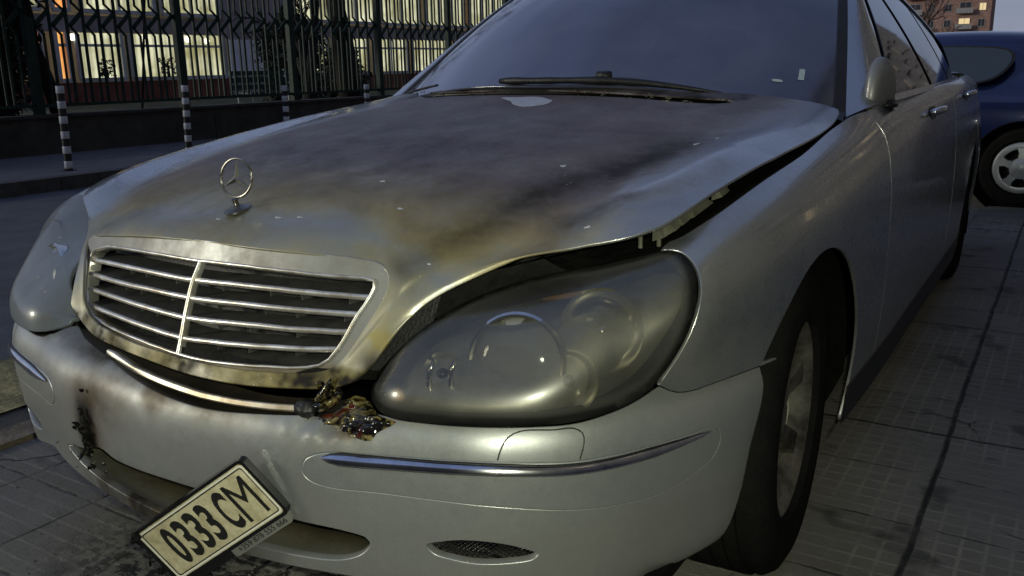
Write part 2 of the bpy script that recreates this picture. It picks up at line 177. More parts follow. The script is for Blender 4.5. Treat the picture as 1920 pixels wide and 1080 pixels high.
 'lamp': [(-0.208,2.143),(-0.205,2.301),(-0.205,2.898),(-0.373,3.85),(-0.269,4.07),(-0.179,4.088),(-0.053,4.057),(0.119,3.977),(0.299,3.92),(0.442,3.916),(0.554,3.938),(0.646,3.971),(0.72,4.007),(0.788,4.047),(0.85,4.09),(0.906,4.137),(0.958,4.186),(1.005,4.238),(1.048,4.292),(1.087,4.347),(1.126,4.407),(1.164,4.467),(1.201,4.527),(1.237,4.587),(1.274,4.647),(1.312,4.707),(1.351,4.769),(1.387,4.822),(1.425,4.876),(1.465,4.93),(1.507,4.983),(1.55,5.036),(1.595,5.086),(1.641,5.135),(1.689,5.181),(1.738,5.224),(1.787,5.263),(1.839,5.298),(1.893,5.33),(1.949,5.357),(2.007,5.38),(2.068,5.399),(2.131,5.414),(2.196,5.426),(2.262,5.434),(2.339,5.438),(2.419,5.436),(2.501,5.43),(2.584,5.422),(2.668,5.413),(2.752,5.404),(2.836,5.397),(2.919,5.393),(2.994,5.393),(3.069,5.393),(3.146,5.396),(3.222,5.399),(3.298,5.404),(3.374,5.409),(3.448,5.414),(3.52,5.419),(3.59,5.423),(3.679,5.432),(3.763,5.446),(3.848,5.458),(3.935,5.458),(4.029,5.437),(4.171,5.379),(4.315,5.299),(4.45,5.194),(4.56,5.074),(4.655,4.944),(4.731,4.815),(4.795,4.674),(4.841,4.529),(4.874,4.385),(4.895,4.26),(4.907,4.132),(4.911,4.004),(4.908,3.879),(4.9,3.774),(4.887,3.668),(4.872,3.563),(4.855,3.459),(4.84,3.358),(4.825,3.259),(4.81,3.162),(4.796,3.066),(4.783,2.969),(4.772,2.872),(4.763,2.784),(4.751,2.697),(4.735,2.613),(4.715,2.533),(4.688,2.46),(4.656,2.394),(4.619,2.334),(4.577,2.279),(4.531,2.229),(4.482,2.184),(4.428,2.144),(4.372,2.11),(4.303,2.076),(4.23,2.049),(4.154,2.026),(4.074,2.009),(3.987,1.994),(3.92,1.986),(3.848,1.979),(3.773,1.974),(3.696,1.971),(3.616,1.969),(3.534,1.968),(3.451,1.968),(3.368,1.968),(3.298,1.969),(3.227,1.971),(3.156,1.972),(3.085,1.974),(3.016,1.975),(2.948,1.975),(2.882,1.976),(2.818,1.976),(2.755,1.975),(2.693,1.974),(2.634,1.973),(2.575,1.972),(2.517,1.971),(2.459,1.971),(2.401,1.97),(2.343,1.97),(2.286,1.97),(2.23,1.97),(2.173,1.97),(2.118,1.97),(2.063,1.969),(2.009,1.969),(1.943,1.967),(1.877,1.966),(1.811,1.965),(1.744,1.965),(1.678,1.964),(1.611,1.963),(1.543,1.962),(1.475,1.961),(1.393,1.959),(1.307,1.955),(1.217,1.95),(1.123,1.946),(1.027,1.944),(0.928,1.945),(0.77,1.949),(0.594,1.956),(0.404,1.972),(0.183,2.008),(-0.052,2.063)],
 'fend_lamp': [(4.682,2.227),(4.741,2.341),(4.765,2.399),(4.792,2.472),(4.817,2.556),(4.838,2.648),(4.854,2.742),(4.866,2.833),(4.878,2.947),(4.891,3.057),(4.906,3.167),(4.923,3.279),(4.938,3.373),(4.955,3.468),(4.971,3.564),(4.987,3.659),(5.001,3.754),(5.015,3.864),(5.025,3.974),(5.028,4.086),(5.02,4.201),(5.001,4.325),(4.972,4.456),(4.932,4.587),(4.882,4.714),(4.801,4.869),(4.7,5.025),(4.585,5.172),(4.41,5.334),(4.232,5.463),(4.104,5.525),(3.998,5.558)],
 'fend_low': [(6.653,1.932),(6.567,1.945),(6.473,1.957),(6.374,1.968),(6.274,1.977),(6.173,1.984),(6.076,1.99),(5.992,1.995),(5.907,1.999),(5.822,2.002),(5.738,2.004),(5.656,2.005),(5.577,2.006),(5.504,2.006),(5.406,2.003),(5.315,1.999),(5.229,1.996),(5.148,1.999),(5.059,2.007),(4.977,2.022),(4.9,2.051),(4.826,2.106),(4.752,2.179),(4.681,2.248)],
 'bump_lamp': [(2.672,8.324),(2.759,8.201),(2.816,8.043),(2.87,7.902),(2.934,7.811),(2.991,7.765),(3.05,7.727),(3.111,7.694),(3.175,7.669),(3.243,7.653),(3.314,7.643),(3.377,7.638),(3.442,7.636),(3.51,7.636),(3.58,7.639),(3.651,7.642),(3.724,7.645),(3.797,7.648),(3.871,7.65),(3.931,7.651),(3.99,7.65),(4.05,7.648),(4.108,7.645),(4.166,7.641),(4.223,7.636),(4.279,7.631),(4.335,7.625),(4.39,7.62),(4.445,7.615),(4.5,7.61),(4.555,7.604),(4.61,7.596),(4.667,7.588),(4.724,7.579),(4.783,7.571),(4.841,7.563),(4.901,7.557),(4.961,7.552),(5.022,7.55),(5.083,7.552),(5.145,7.557),(5.218,7.568),(5.293,7.584),(5.368,7.604),(5.443,7.626),(5.517,7.651),(5.59,7.677),(5.661,7.704),(5.729,7.731),(5.818,7.77),(5.901,7.814),(5.98,7.864),(6.056,7.92),(6.131,7.982),(6.204,8.054),(6.279,8.138),(6.353,8.226),(6.424,8.313),(6.489,8.389),(6.526,8.209),(6.57,8.013),(6.625,7.861),(6.69,7.776),(6.767,7.729),(6.851,7.7),(6.931,7.688),(7.021,7.693),(7.123,7.703),(7.239,7.707),(7.332,7.704),(7.436,7.699),(7.55,7.69),(7.672,7.677),(7.797,7.659),(7.923,7.637),(8.044,7.611),(8.174,7.578),(8.305,7.541),(8.434,7.499),(8.559,7.454),(8.679,7.407),(8.789,7.36)],
 'pocket': [(2.004,5.529),(2.028,5.906),(2.083,6.094),(2.154,6.24),(2.205,6.307),(2.259,6.346),(2.325,6.379),(2.371,6.395),(2.419,6.399),(2.468,6.39),(2.521,6.378),(2.577,6.367),(2.636,6.359),(2.694,6.35),(2.752,6.342),(2.8,6.338),(2.849,6.334),(2.9,6.332),(2.953,6.331),(3.007,6.33),(3.063,6.331),(3.12,6.334),(3.179,6.338),(3.239,6.343),(3.3,6.349),(3.361,6.355),(3.422,6.362),(3.484,6.369),(3.546,6.374),(3.608,6.38),(3.67,6.384),(3.731,6.387),(3.792,6.389),(3.852,6.39),(3.911,6.39),(3.968,6.388),(4.025,6.386),(4.081,6.382),(4.136,6.376),(4.19,6.37),(4.244,6.362),(4.298,6.353),(4.351,6.343),(4.403,6.333),(4.455,6.323),(4.506,6.312),(4.557,6.301),(4.607,6.29),(4.668,6.276),(4.728,6.261),(4.789,6.245),(4.85,6.23),(4.911,6.215),(4.973,6.202),(5.037,6.19),(5.102,6.181),(5.174,6.174),(5.246,6.17),(5.319,6.167),(5.392,6.165),(5.468,6.163),(5.545,6.159),(5.623,6.153),(5.691,6.147),(5.759,6.14),(5.827,6.132),(5.895,6.123),(5.962,6.114),(6.028,6.106),(6.092,6.098),(6.154,6.09),(6.215,6.084),(6.279,6.079),(6.344,6.076),(6.409,6.074),(6.474,6.073),(6.538,6.072),(6.601,6.071),(6.661,6.068),(6.719,6.064),(6.797,6.064),(6.873,6.069),(6.946,6.063),(7.012,6.027),(7.149,5.812),(7.196,5.431),(7.187,5.226),(7.157,5.025),(7.112,4.865),(7.054,4.754),(6.984,4.669),(6.909,4.592),(6.851,4.536),(6.791,4.482),(6.728,4.433),(6.664,4.388),(6.6,4.35),(6.544,4.321),(6.488,4.296),(6.43,4.274),(6.371,4.257),(6.309,4.245),(6.243,4.239),(6.186,4.239),(6.126,4.243),(6.061,4.251),(5.994,4.261),(5.924,4.273),(5.853,4.286),(5.781,4.299),(5.709,4.313),(5.639,4.325),(5.558,4.34),(5.477,4.356),(5.398,4.371),(5.321,4.387),(5.246,4.403),(5.174,4.419),(5.104,4.434),(5.035,4.45),(4.971,4.468),(4.91,4.486),(4.849,4.506),(4.785,4.527),(4.718,4.549),(4.671,4.565),(4.621,4.581),(4.569,4.598),(4.516,4.615),(4.461,4.632),(4.406,4.649),(4.349,4.665),(4.293,4.681),(4.235,4.696),(4.178,4.709),(4.121,4.721),(4.065,4.732),(4.01,4.742),(3.95,4.75),(3.89,4.758),(3.83,4.765),(3.769,4.771),(3.708,4.776),(3.647,4.78),(3.585,4.784),(3.524,4.786),(3.462,4.789),(3.4,4.79),(3.339,4.792),(3.277,4.794),(3.216,4.796),(3.155,4.8),(3.095,4.805),(3.037,4.811),(2.981,4.819),(2.927,4.827),(2.874,4.836),(2.824,4.844),(2.776,4.853),(2.729,4.861),(2.67,4.869),(2.612,4.874),(2.556,4.878),(2.502,4.881),(2.45,4.886),(2.401,4.894),(2.354,4.907),(2.295,4.928),(2.239,4.953),(2.188,4.985),(2.142,5.028),(2.082,5.116),(2.037,5.236)],
 'strip': [(2.227,6.106),(2.271,6.099),(2.319,6.092),(2.371,6.084),(2.425,6.073),(2.482,6.061),(2.522,6.054),(2.566,6.047),(2.613,6.041),(2.661,6.035),(2.712,6.029),(2.763,6.024),(2.817,6.019),(2.871,6.016),(2.926,6.013),(2.982,6.012),(3.037,6.013),(3.093,6.015),(3.151,6.018),(3.209,6.022),(3.269,6.027),(3.329,6.032),(3.391,6.039),(3.452,6.045),(3.514,6.052),(3.577,6.059),(3.638,6.065),(3.7,6.071),(3.761,6.075),(3.821,6.079),(3.88,6.081),(3.939,6.081),(3.996,6.079),(4.051,6.076),(4.106,6.071),(4.16,6.065),(4.213,6.058),(4.266,6.05),(4.318,6.041),(4.371,6.031),(4.424,6.019),(4.477,6.006),(4.53,5.991),(4.584,5.976),(4.638,5.961),(4.691,5.945),(4.745,5.93),(4.798,5.916),(4.851,5.903),(4.903,5.892),(4.971,5.88),(5.037,5.869),(5.104,5.86),(5.172,5.852),(5.241,5.845),(5.314,5.839),(5.389,5.834),(5.456,5.829),(5.524,5.826),(5.593,5.823),(5.663,5.82),(5.733,5.818),(5.802,5.815),(5.87,5.812),(5.936,5.809),(5.999,5.807),(6.065,5.805),(6.128,5.806),(6.19,5.807),(6.251,5.81),(6.312,5.814),(6.373,5.818),(6.434,5.822),(6.495,5.826),(6.558,5.831),(6.624,5.837),(6.692,5.844),(6.761,5.851),(6.831,5.857),(6.901,5.862),(6.971,5.865),(7.039,5.866)],
 'tow': [(4.222,6.408),(4.241,6.627),(4.266,6.86),(4.3,7.075),(4.345,7.263),(4.404,7.395),(4.479,7.48),(4.525,7.502),(4.578,7.507),(4.638,7.5),(4.7,7.485),(4.762,7.466),(4.821,7.449),(4.876,7.438),(4.961,7.442),(5.042,7.448),(5.113,7.413),(5.178,7.312),(5.221,7.169),(5.232,6.992),(5.224,6.792),(5.204,6.591),(5.175,6.375),(5.151,6.18)],
 'intake': [(-1.936,3.78),(-1.702,3.946),(-1.556,3.986),(-1.404,4.033),(-1.274,4.138),(-1.14,4.265),(-1.019,4.343),(-0.933,4.338),(-0.858,4.289),(-0.784,4.228),(-0.7,4.188),(-0.614,4.175),(-0.523,4.172),(-0.43,4.173),(-0.336,4.177),(-0.243,4.18),(-0.169,4.183),(-0.094,4.186),(-0.021,4.19),(0.053,4.192),(0.125,4.193),(0.197,4.193),(0.269,4.189),(0.333,4.185),(0.397,4.179),(0.461,4.173),(0.526,4.166),(0.59,4.158),(0.655,4.15),(0.721,4.142),(0.786,4.133),(0.852,4.124),(0.914,4.116),(0.978,4.108),(1.043,4.101),(1.11,4.094),(1.177,4.086),(1.244,4.079),(1.309,4.07),(1.372,4.061),(1.433,4.05),(1.491,4.038),(1.545,4.025),(1.606,4.006),(1.662,3.985),(1.714,3.962),(1.764,3.938),(1.814,3.914),(1.865,3.891),(1.918,3.869),(1.968,3.851),(2.02,3.835),(2.072,3.819),(2.124,3.803),(2.176,3.786),(2.226,3.768),(2.275,3.748),(2.321,3.726),(2.364,3.702),(2.422,3.667),(2.481,3.634),(2.535,3.597),(2.582,3.554),(2.617,3.499),(2.659,3.299),(2.625,3.115),(2.561,2.937),(2.511,2.851),(2.452,2.78),(2.387,2.723),(2.317,2.68),(2.267,2.66),(2.213,2.648),(2.154,2.642),(2.094,2.641),(2.031,2.643),(1.966,2.645),(1.902,2.646),(1.839,2.645),(1.772,2.644),(1.707,2.644),(1.641,2.646),(1.574,2.648),(1.507,2.651),(1.436,2.652),(1.363,2.652),(1.301,2.65),(1.239,2.647),(1.175,2.644),(1.11,2.641),(1.044,2.639),(0.978,2.638),(0.912,2.639),(0.846,2.642),(0.78,2.647),(0.714,2.656),(0.648,2.666),(0.581,2.678),(0.513,2.692),(0.444,2.707),(0.373,2.722),(0.302,2.738),(0.23,2.754),(0.157,2.769),(0.084,2.783),(0.012,2.796),(-0.061,2.807),(-0.146,2.819),(-0.233,2.829),(-0.321,2.839),(-0.409,2.849),(-0.497,2.858),(-0.584,2.867),(-0.669,2.876),(-0.752,2.887),(-0.85,2.901),(-0.941,2.918),(-1.027,2.94),(-1.112,2.969),(-1.199,3.006),(-1.294,3.054),(-1.392,3.108),(-1.49,3.169),(-1.583,3.238),(-1.668,3.316),(-1.766,3.425),(-1.868,3.55),(-1.939,3.672)],
 'bump_bot': [(-2.754,2.936),(-2.607,2.883),(-2.42,2.846),(-2.26,2.842),(-2.096,2.831),(-1.942,2.807),(-1.804,2.773),(-1.693,2.741),(-1.585,2.71),(-1.478,2.679),(-1.375,2.649),(-1.275,2.623),(-1.183,2.602),(-1.093,2.587),(-1.003,2.576),(-0.91,2.567),(-0.811,2.557),(-0.727,2.547),(-0.641,2.534),(-0.553,2.518),(-0.465,2.502),(-0.376,2.485),(-0.288,2.468),(-0.2,2.451),(-0.113,2.436),(-0.045,2.425),(0.023,2.412),(0.091,2.399),(0.159,2.384),(0.226,2.369),(0.293,2.354),(0.359,2.339),(0.424,2.324),(0.488,2.31),(0.552,2.298),(0.613,2.287),(0.674,2.277),(0.741,2.27),(0.807,2.267),(0.874,2.267),(0.941,2.27),(1.008,2.275),(1.074,2.282),(1.14,2.289),(1.205,2.297),(1.268,2.303),(1.33,2.308),(1.405,2.313),(1.477,2.315),(1.546,2.317),(1.614,2.318),(1.681,2.318),(1.747,2.317),(1.815,2.314),(1.87,2.312),(1.925,2.308),(1.98,2.303),(2.033,2.297),(2.086,2.289),(2.139,2.28),(2.191,2.271),(2.244,2.26),(2.296,2.248),(2.345,2.237),(2.393,2.225),(2.442,2.213),(2.491,2.2),(2.541,2.188),(2.592,2.176),(2.643,2.164),(2.695,2.153),(2.747,2.142),(2.801,2.133),(2.855,2.126),(2.907,2.121),(2.962,2.118),(3.02,2.117),(3.08,2.12),(3.143,2.125),(3.207,2.132),(3.274,2.14),(3.341,2.15),(3.408,2.159),(3.474,2.168),(3.538,2.176),(3.6,2.183),(3.659,2.187)],
 'in_low': [(-1.9,3.528),(-1.835,3.448),(-1.765,3.354),(-1.68,3.266),(-1.596,3.2),(-1.502,3.133),(-1.403,3.069),(-1.304,3.01),(-1.208,2.961),(-1.121,2.924),(-1.036,2.896),(-0.949,2.874),(-0.857,2.857),(-0.76,2.843),(-0.677,2.833),(-0.591,2.824),(-0.504,2.815),(-0.416,2.807),(-0.327,2.798),(-0.239,2.788),(-0.152,2.778),(-0.066,2.767),(0.006,2.756),(0.079,2.744),(0.152,2.73),(0.225,2.715),(0.297,2.7),(0.369,2.684),(0.439,2.669),(0.509,2.654),(0.578,2.64),(0.645,2.628),(0.71,2.618),(0.776,2.61),(0.842,2.604),(0.909,2.601),(0.975,2.6),(1.04,2.601),(1.106,2.604),(1.171,2.607),(1.235,2.611),(1.298,2.614),(1.359,2.616),(1.433,2.616),(1.503,2.615),(1.571,2.612),(1.638,2.61),(1.704,2.609),(1.77,2.608),(1.836,2.61),(1.899,2.611),(1.963,2.609),(2.027,2.605),(2.089,2.603),(2.15,2.603),(2.208,2.609),(2.264,2.622),(2.316,2.646),(2.38,2.696),(2.442,2.764),(2.501,2.841),(2.557,2.916),(2.607,2.98)],
 'vent': [(3.267,3.427),(3.316,3.512),(3.409,3.581),(3.505,3.639),(3.573,3.678),(3.643,3.708),(3.715,3.731),(3.789,3.747),(3.854,3.754),(3.921,3.756),(3.989,3.752),(4.055,3.741),(4.119,3.725),(4.179,3.704),(4.243,3.676),(4.305,3.642),(4.366,3.602),(4.424,3.557),(4.479,3.507),(4.542,3.446),(4.608,3.378),(4.662,3.308),(4.687,3.24),(4.619,3.089),(4.564,3.048),(4.495,3.026),(4.417,3.011),(4.364,3.001),(4.304,2.993),(4.24,2.985),(4.173,2.978),(4.105,2.973),(4.037,2.969),(3.973,2.969),(3.899,2.973),(3.827,2.982),(3.757,2.995),(3.688,3.011),(3.622,3.029),(3.548,3.047),(3.475,3.067),(3.41,3.098),(3.357,3.149),(3.29,3.283)],
 'crease': [(2.385,4.245),(2.427,4.228),(2.471,4.208),(2.516,4.187),(2.563,4.165),(2.612,4.142),(2.662,4.118),(2.714,4.095),(2.767,4.072),(2.821,4.051),(2.877,4.03),(2.933,4.012),(2.991,3.996),(3.05,3.984),(3.106,3.975),(3.164,3.968),(3.224,3.962),(3.286,3.959),(3.349,3.956),(3.414,3.954),(3.479,3.953),(3.545,3.952),(3.611,3.952),(3.677,3.95),(3.743,3.948),(3.808,3.944),(3.871,3.94),(3.934,3.933),(3.995,3.925),(4.054,3.916),(4.112,3.904),(4.169,3.89),(4.226,3.875),(4.282,3.859),(4.337,3.842),(4.393,3.824),(4.448,3.805),(4.503,3.786),(4.559,3.766),(4.615,3.746),(4.671,3.726),(4.729,3.707),(4.787,3.687),(4.846,3.668),(4.907,3.648),(4.97,3.628),(5.036,3.606),(5.104,3.584),(5.174,3.56),(5.247,3.535),(5.321,3.509),(5.397,3.481),(5.474,3.452),(5.551,3.423),(5.628,3.392),(5.704,3.361),(5.779,3.331),(5.852,3.3),(5.922,3.272),(5.999,3.24),(6.073,3.209),(6.146,3.179),(6.218,3.15),(6.288,3.123),(6.358,3.098),(6.427,3.076),(6.495,3.056),(6.562,3.04),(6.628,3.026),(6.694,3.017),(6.76,3.011),(6.842,3.013),(6.925,3.025),(7.01,3.044),(7.097,3.067),(7.187,3.092),(7.279,3.114),(7.373,3.132),(7.468,3.14)],
 'slot': [(-1.995,9.991),(-2.014,10.04),(-1.971,10.058),(-1.886,10.056),(-1.783,10.042),(-1.675,10.023),(-1.571,10.005),(-1.475,9.992),(-1.394,9.987),(-1.337,9.988),(-1.279,9.99),(-1.219,9.992),(-1.157,9.994),(-1.093,9.997),(-1.026,10.0),(-0.957,10.003),(-0.885,10.007),(-0.811,10.01),(-0.733,10.014),(-0.654,10.016),(-0.572,10.019),(-0.489,10.02),(-0.394,10.02),(-0.295,10.018),(-0.194,10.016),(-0.09,10.011),(0.015,10.005),(0.121,9.996),(0.225,9.987),(0.325,9.976),(0.42,9.966),(0.509,9.956),(0.593,9.947),(0.673,9.937),(0.747,9.928),(0.815,9.92),(0.879,9.911),(0.939,9.902),(0.997,9.893),(1.052,9.884),(1.106,9.875),(1.16,9.866),(1.213,9.856),(1.258,9.848),(1.304,9.84),(1.352,9.831),(1.4,9.822),(1.448,9.813),(1.497,9.805),(1.545,9.796),(1.594,9.788),(1.642,9.781),(1.689,9.774),(1.735,9.767),(1.781,9.761),(1.824,9.756),(1.867,9.752),(1.907,9.748),(1.971,9.747),(2.036,9.749),(2.101,9.753),(2.163,9.755),(2.22,9.751),(2.269,9.737),(2.348,9.68),(2.323,9.621),(2.256,9.565),(2.212,9.539),(2.162,9.518),(2.106,9.502),(2.046,9.49),(1.983,9.481),(1.946,9.478),(1.906,9.478),(1.864,9.48),(1.821,9.484),(1.775,9.491),(1.729,9.499),(1.682,9.508),(1.633,9.519),(1.585,9.53),(1.536,9.542),(1.487,9.554),(1.438,9.565),(1.39,9.576),(1.342,9.585),(1.295,9.593),(1.247,9.6),(1.198,9.606),(1.147,9.611),(1.094,9.617),(1.038,9.622),(0.98,9.627),(0.919,9.631),(0.854,9.636),(0.787,9.64),(0.716,9.645),(0.642,9.649),(0.565,9.654),(0.485,9.658),(0.404,9.663),(0.322,9.667),(0.216,9.672),(0.113,9.676),(0.012,9.678),(-0.085,9.678),(-0.179,9.678),(-0.27,9.676),(-0.361,9.674),(-0.451,9.672),(-0.541,9.67),(-0.624,9.668),(-0.706,9.666),(-0.788,9.665),(-0.867,9.663),(-0.944,9.662),(-1.017,9.661),(-1.086,9.66),(-1.152,9.66),(-1.214,9.66),(-1.271,9.66),(-1.325,9.661),(-1.394,9.652),(-1.453,9.632),(-1.51,9.616),(-1.572,9.621),(-1.647,9.663)],
 'streak': [(2.25,3.664),(2.267,3.796),(2.279,3.939),(2.288,4.087),(2.295,4.235),(2.3,4.38),(2.305,4.52),(2.311,4.653),(2.319,4.769),(2.329,4.882),(2.341,4.993),(2.354,5.101),(2.367,5.208),(2.379,5.312),(2.389,5.414),(2.397,5.513),(2.402,5.617),(2.404,5.718),(2.404,5.816),(2.403,5.91),(2.403,6.001),(2.405,6.089),(2.411,6.173),(2.418,6.241),(2.427,6.307),(2.438,6.372),(2.45,6.435),(2.463,6.497),(2.477,6.557),(2.491,6.615),(2.506,6.672),(2.52,6.726),(2.534,6.778),(2.548,6.829),(2.564,6.878),(2.58,6.924),(2.597,6.969),(2.614,7.013),(2.632,7.057),(2.65,7.1),(2.668,7.145),(2.686,7.19),(2.703,7.234),(2.721,7.279),(2.74,7.324),(2.759,7.37),(2.778,7.416),(2.798,7.462),(2.817,7.508),(2.837,7.553),(2.855,7.599),(2.873,7.644),(2.89,7.695),(2.904,7.748),(2.915,7.802),(2.925,7.857),(2.935,7.912),(2.947,7.967),(2.961,8.02),(2.981,8.071),(3.007,8.119),(3.04,8.164),(3.079,8.207),(3.122,8.247),(3.168,8.284),(3.216,8.319),(3.262,8.353),(3.303,8.385)],
 'streak2': [(3.507,5.817),(3.514,5.882),(3.519,5.953),(3.525,6.025),(3.534,6.097),(3.547,6.165),(3.566,6.227),(3.593,6.281),(3.624,6.321),(3.66,6.357),(3.701,6.389),(3.747,6.42),(3.795,6.449),(3.845,6.478),(3.895,6.507),(3.945,6.537),(3.994,6.569),(4.045,6.604),(4.099,6.638),(4.154,6.672),(4.208,6.709),(4.259,6.749),(4.308,6.791),(4.351,6.838),(4.389,6.889),(4.418,6.944),(4.44,7.003),(4.457,7.066),(4.471,7.132),(4.481,7.199),(4.489,7.267),(4.495,7.334),(4.5,7.4),(4.505,7.463),(4.511,7.521)],
 'patch': [(-0.455,9.487),(-0.324,9.41),(-0.131,9.299),(0.066,9.116),(0.24,9.033),(0.383,9.006),(0.479,9.025),(0.547,9.075),(0.603,9.125),(0.628,9.199),(0.587,9.345),(0.355,9.49),(0.233,9.532),(0.114,9.551),(-0.005,9.541),(-0.124,9.518),(-0.265,9.516),(-0.41,9.516)],
 'doorseam': [(9.717,6.48),(9.77,6.48),(9.812,6.48),(9.805,6.392),(9.771,6.159),(9.723,5.917),(9.683,5.692),(9.657,5.435),(9.646,5.187),(9.638,4.941),(9.629,4.749),(9.622,4.562),(9.621,4.382),(9.629,4.21),(9.644,4.027),(9.663,3.851),(9.687,3.689),(9.714,3.549)],
 'win_f': [(2.483,1.274),(2.393,1.258),(2.313,1.239),(2.242,1.218),(2.179,1.196),(2.123,1.175),(2.073,1.155),(2.027,1.137),(1.98,1.12),(1.937,1.103),(1.898,1.087),(1.863,1.072),(1.833,1.058),(1.808,1.044),(1.787,1.031),(1.77,1.017),(1.757,1.005),(1.748,0.992),(1.742,0.981),(1.734,0.966),(1.726,0.951),(1.73,0.938),(1.759,0.93),(1.816,0.928),(1.903,0.93),(2.014,0.935),(2.137,0.943),(2.256,0.952),(2.348,0.963),(2.406,0.975),(2.438,0.99),(2.455,1.006),(2.468,1.022),(2.489,1.039),(2.522,1.056),(2.554,1.074),(2.589,1.092),(2.627,1.111),(2.671,1.132),(2.715,1.149),(2.776,1.169),(2.853,1.192),(2.939,1.217),(3.029,1.242),(3.113,1.266),(3.177,1.288),(3.206,1.305),(3.182,1.314),(3.038,1.314),(2.834,1.305),(2.637,1.291)],
 'bump_top': [(-2.506,9.207),(-2.412,9.364),(-2.165,9.232),(-1.865,8.997),(-1.71,8.898),(-1.554,8.805),(-1.402,8.713),(-1.258,8.617),(-1.125,8.516),(-0.997,8.404),(-0.873,8.289),(-0.754,8.177),(-0.638,8.071),(-0.525,7.976),(-0.43,7.902),(-0.338,7.83),(-0.248,7.762),(-0.16,7.698),(-0.075,7.637),(0.008,7.581),(0.091,7.528),(0.173,7.478),(0.252,7.433),(0.33,7.393),(0.406,7.357),(0.481,7.327),(0.554,7.302),(0.624,7.282),(0.695,7.268),(0.766,7.259),(0.839,7.258),(0.915,7.263),(0.971,7.272),(1.03,7.286),(1.091,7.304),(1.154,7.326),(1.217,7.35),(1.281,7.377),(1.344,7.404),(1.407,7.432),(1.468,7.46),(1.527,7.491),(1.584,7.521),(1.649,7.557),(1.712,7.6),(1.778,7.67),(1.847,7.78),(1.904,7.868),(1.947,7.913),(1.983,7.942),(2.018,7.975),(2.086,8.108),(2.174,8.365),(2.226,8.44)],
 'melt': [(2.21,8.364),(2.244,8.506),(2.285,8.61),(2.321,8.957),(2.338,9.255),(2.357,9.533),(2.408,9.7),(2.448,9.528),(2.596,9.46),(2.63,9.025),(2.656,8.561),(2.735,8.265),(2.8,8.022),(2.85,7.844),(2.915,7.737),(2.96,7.663),(2.926,7.546),(2.866,7.424),(2.819,7.324),(2.778,7.207),(2.73,6.882),(2.668,6.884),(2.59,6.975),(2.525,7.196),(2.478,7.593),(2.391,7.764),(2.292,7.784),(2.244,8.139)]}
# ================================================================= materials
MATS = {}
def mat(name, col=(.5, .5, .5), rough=.5, metal=0, coat=0, coatr=.05, emit=None, es=0, noisec=0, nscale=8, bump=0, bscale=60, spec=.5, trans=0, alpha=1, ior=1.45, ncol=None):
    m = bpy.data.materials.new(name); m.use_nodes = True; nt = m.node_tree; p = nt.nodes['Principled BSDF']; MATS[name] = m
    p.inputs['Base Color'].default_value = (*col, 1); p.inputs['Roughness'].default_value = rough; p.inputs['Metallic'].default_value = metal
    p.inputs['Coat Weight'].default_value = coat; p.inputs['Coat Roughness'].default_value = coatr; p.inputs['Specular IOR Level'].default_value = spec
    p.inputs['Transmission Weight'].default_value = trans; p.inputs['IOR'].default_value = ior; p.inputs['Alpha'].default_value = alpha
    if emit: p.inputs['Emission Color'].default_value = (*emit, 1); p.inputs['Emission Strength'].default_value = es
    tc = nt.nodes.new('ShaderNodeTexCoord')
    if noisec:
        n = nt.nodes.new('ShaderNodeTexNoise'); n.inputs['Scale'].default_value = nscale; n.inputs['Detail'].default_value = 8; n.inputs['Roughness'].default_value = .65
        nt.links.new(tc.outputs['Object'], n.inputs['Vector'])
        r = nt.nodes.new('ShaderNodeMapRange'); r.inputs[1].default_value = .32; r.inputs[2].default_value = .68; nt.links.new(n.outputs[0], r.inputs[0])
        mx = nt.nodes.new('ShaderNodeMix'); mx.data_type = 'RGBA'; nt.links.new(r.outputs[0], mx.inputs[0])
        a = ncol or tuple(c*(1-noisec) for c in col); mx.inputs[6].default_value = (*a, 1); mx.inputs[7].default_value = (*[min(1, c*(1+noisec*.6)) for c in col], 1)
        nt.links.new(mx.outputs[2], p.inputs['Base Color'])
    if bump:
        n2 = nt.nodes.new('ShaderNodeTexNoise'); n2.inputs['Scale'].default_value = bscale; n2.inputs['Detail'].default_value = 5; nt.links.new(tc.outputs['Object'], n2.inputs['Vector'])
        b = nt.nodes.new('ShaderNodeBump'); b.inputs['Strength'].default_value = bump; b.inputs['Distance'].default_value = .01
        nt.links.new(n2.outputs[0], b.inputs['Height']); nt.links.new(b.outputs[0], p.inputs['Normal'])
    return m
class NT:
    def __init__(s, m): s.t = m.node_tree; s.n = s.t.nodes; s.p = s.n.get('Principled BSDF')
    def new(s, k, **kw):
        o = s.n.new('ShaderNode'+k)
        for a, b in kw.items(): setattr(o, a, b)
        return o
    def link(s, a, b): s.t.links.new(a, b)
    def val(s, sock, v):
        if hasattr(v, 'links') or hasattr(v, 'is_output'): s.link(v, sock)
        else: sock.default_value = v
    def math(s, op, a, b=0., c=0.):
        o = s.new('Math', operation=op); s.val(o.inputs[0], a); s.val(o.inputs[1], b); s.val(o.inputs[2], c); return o.outputs[0]
    def mix(s, f, a, b):
        o = s.new('Mix', data_type='RGBA'); s.val(o.inputs[0], f); s.val(o.inputs[6], a if hasattr(a, 'is_output') else (*a, 1)); s.val(o.inputs[7], b if hasattr(b, 'is_output') else (*b, 1)); return o.outputs[2]
    def noise(s, scale, detail=6, rough=.6, vec=None, dist=0):
        o = s.new('TexNoise'); o.inputs['Scale'].default_value = scale; o.inputs['Detail'].default_value = detail; o.inputs['Roughness'].default_value = rough; o.inputs['Distortion'].default_value = dist
        if vec is not None: s.link(vec, o.inputs['Vector'])
        return o.outputs[0]
    def ramp(s, v, a, b, c=0., d=1.):
        o = s.new('MapRange'); s.val(o.inputs[0], v)
        for i, q in enumerate((a, b, c, d)): o.inputs[i+1].default_value = q
        return o.outputs[0]
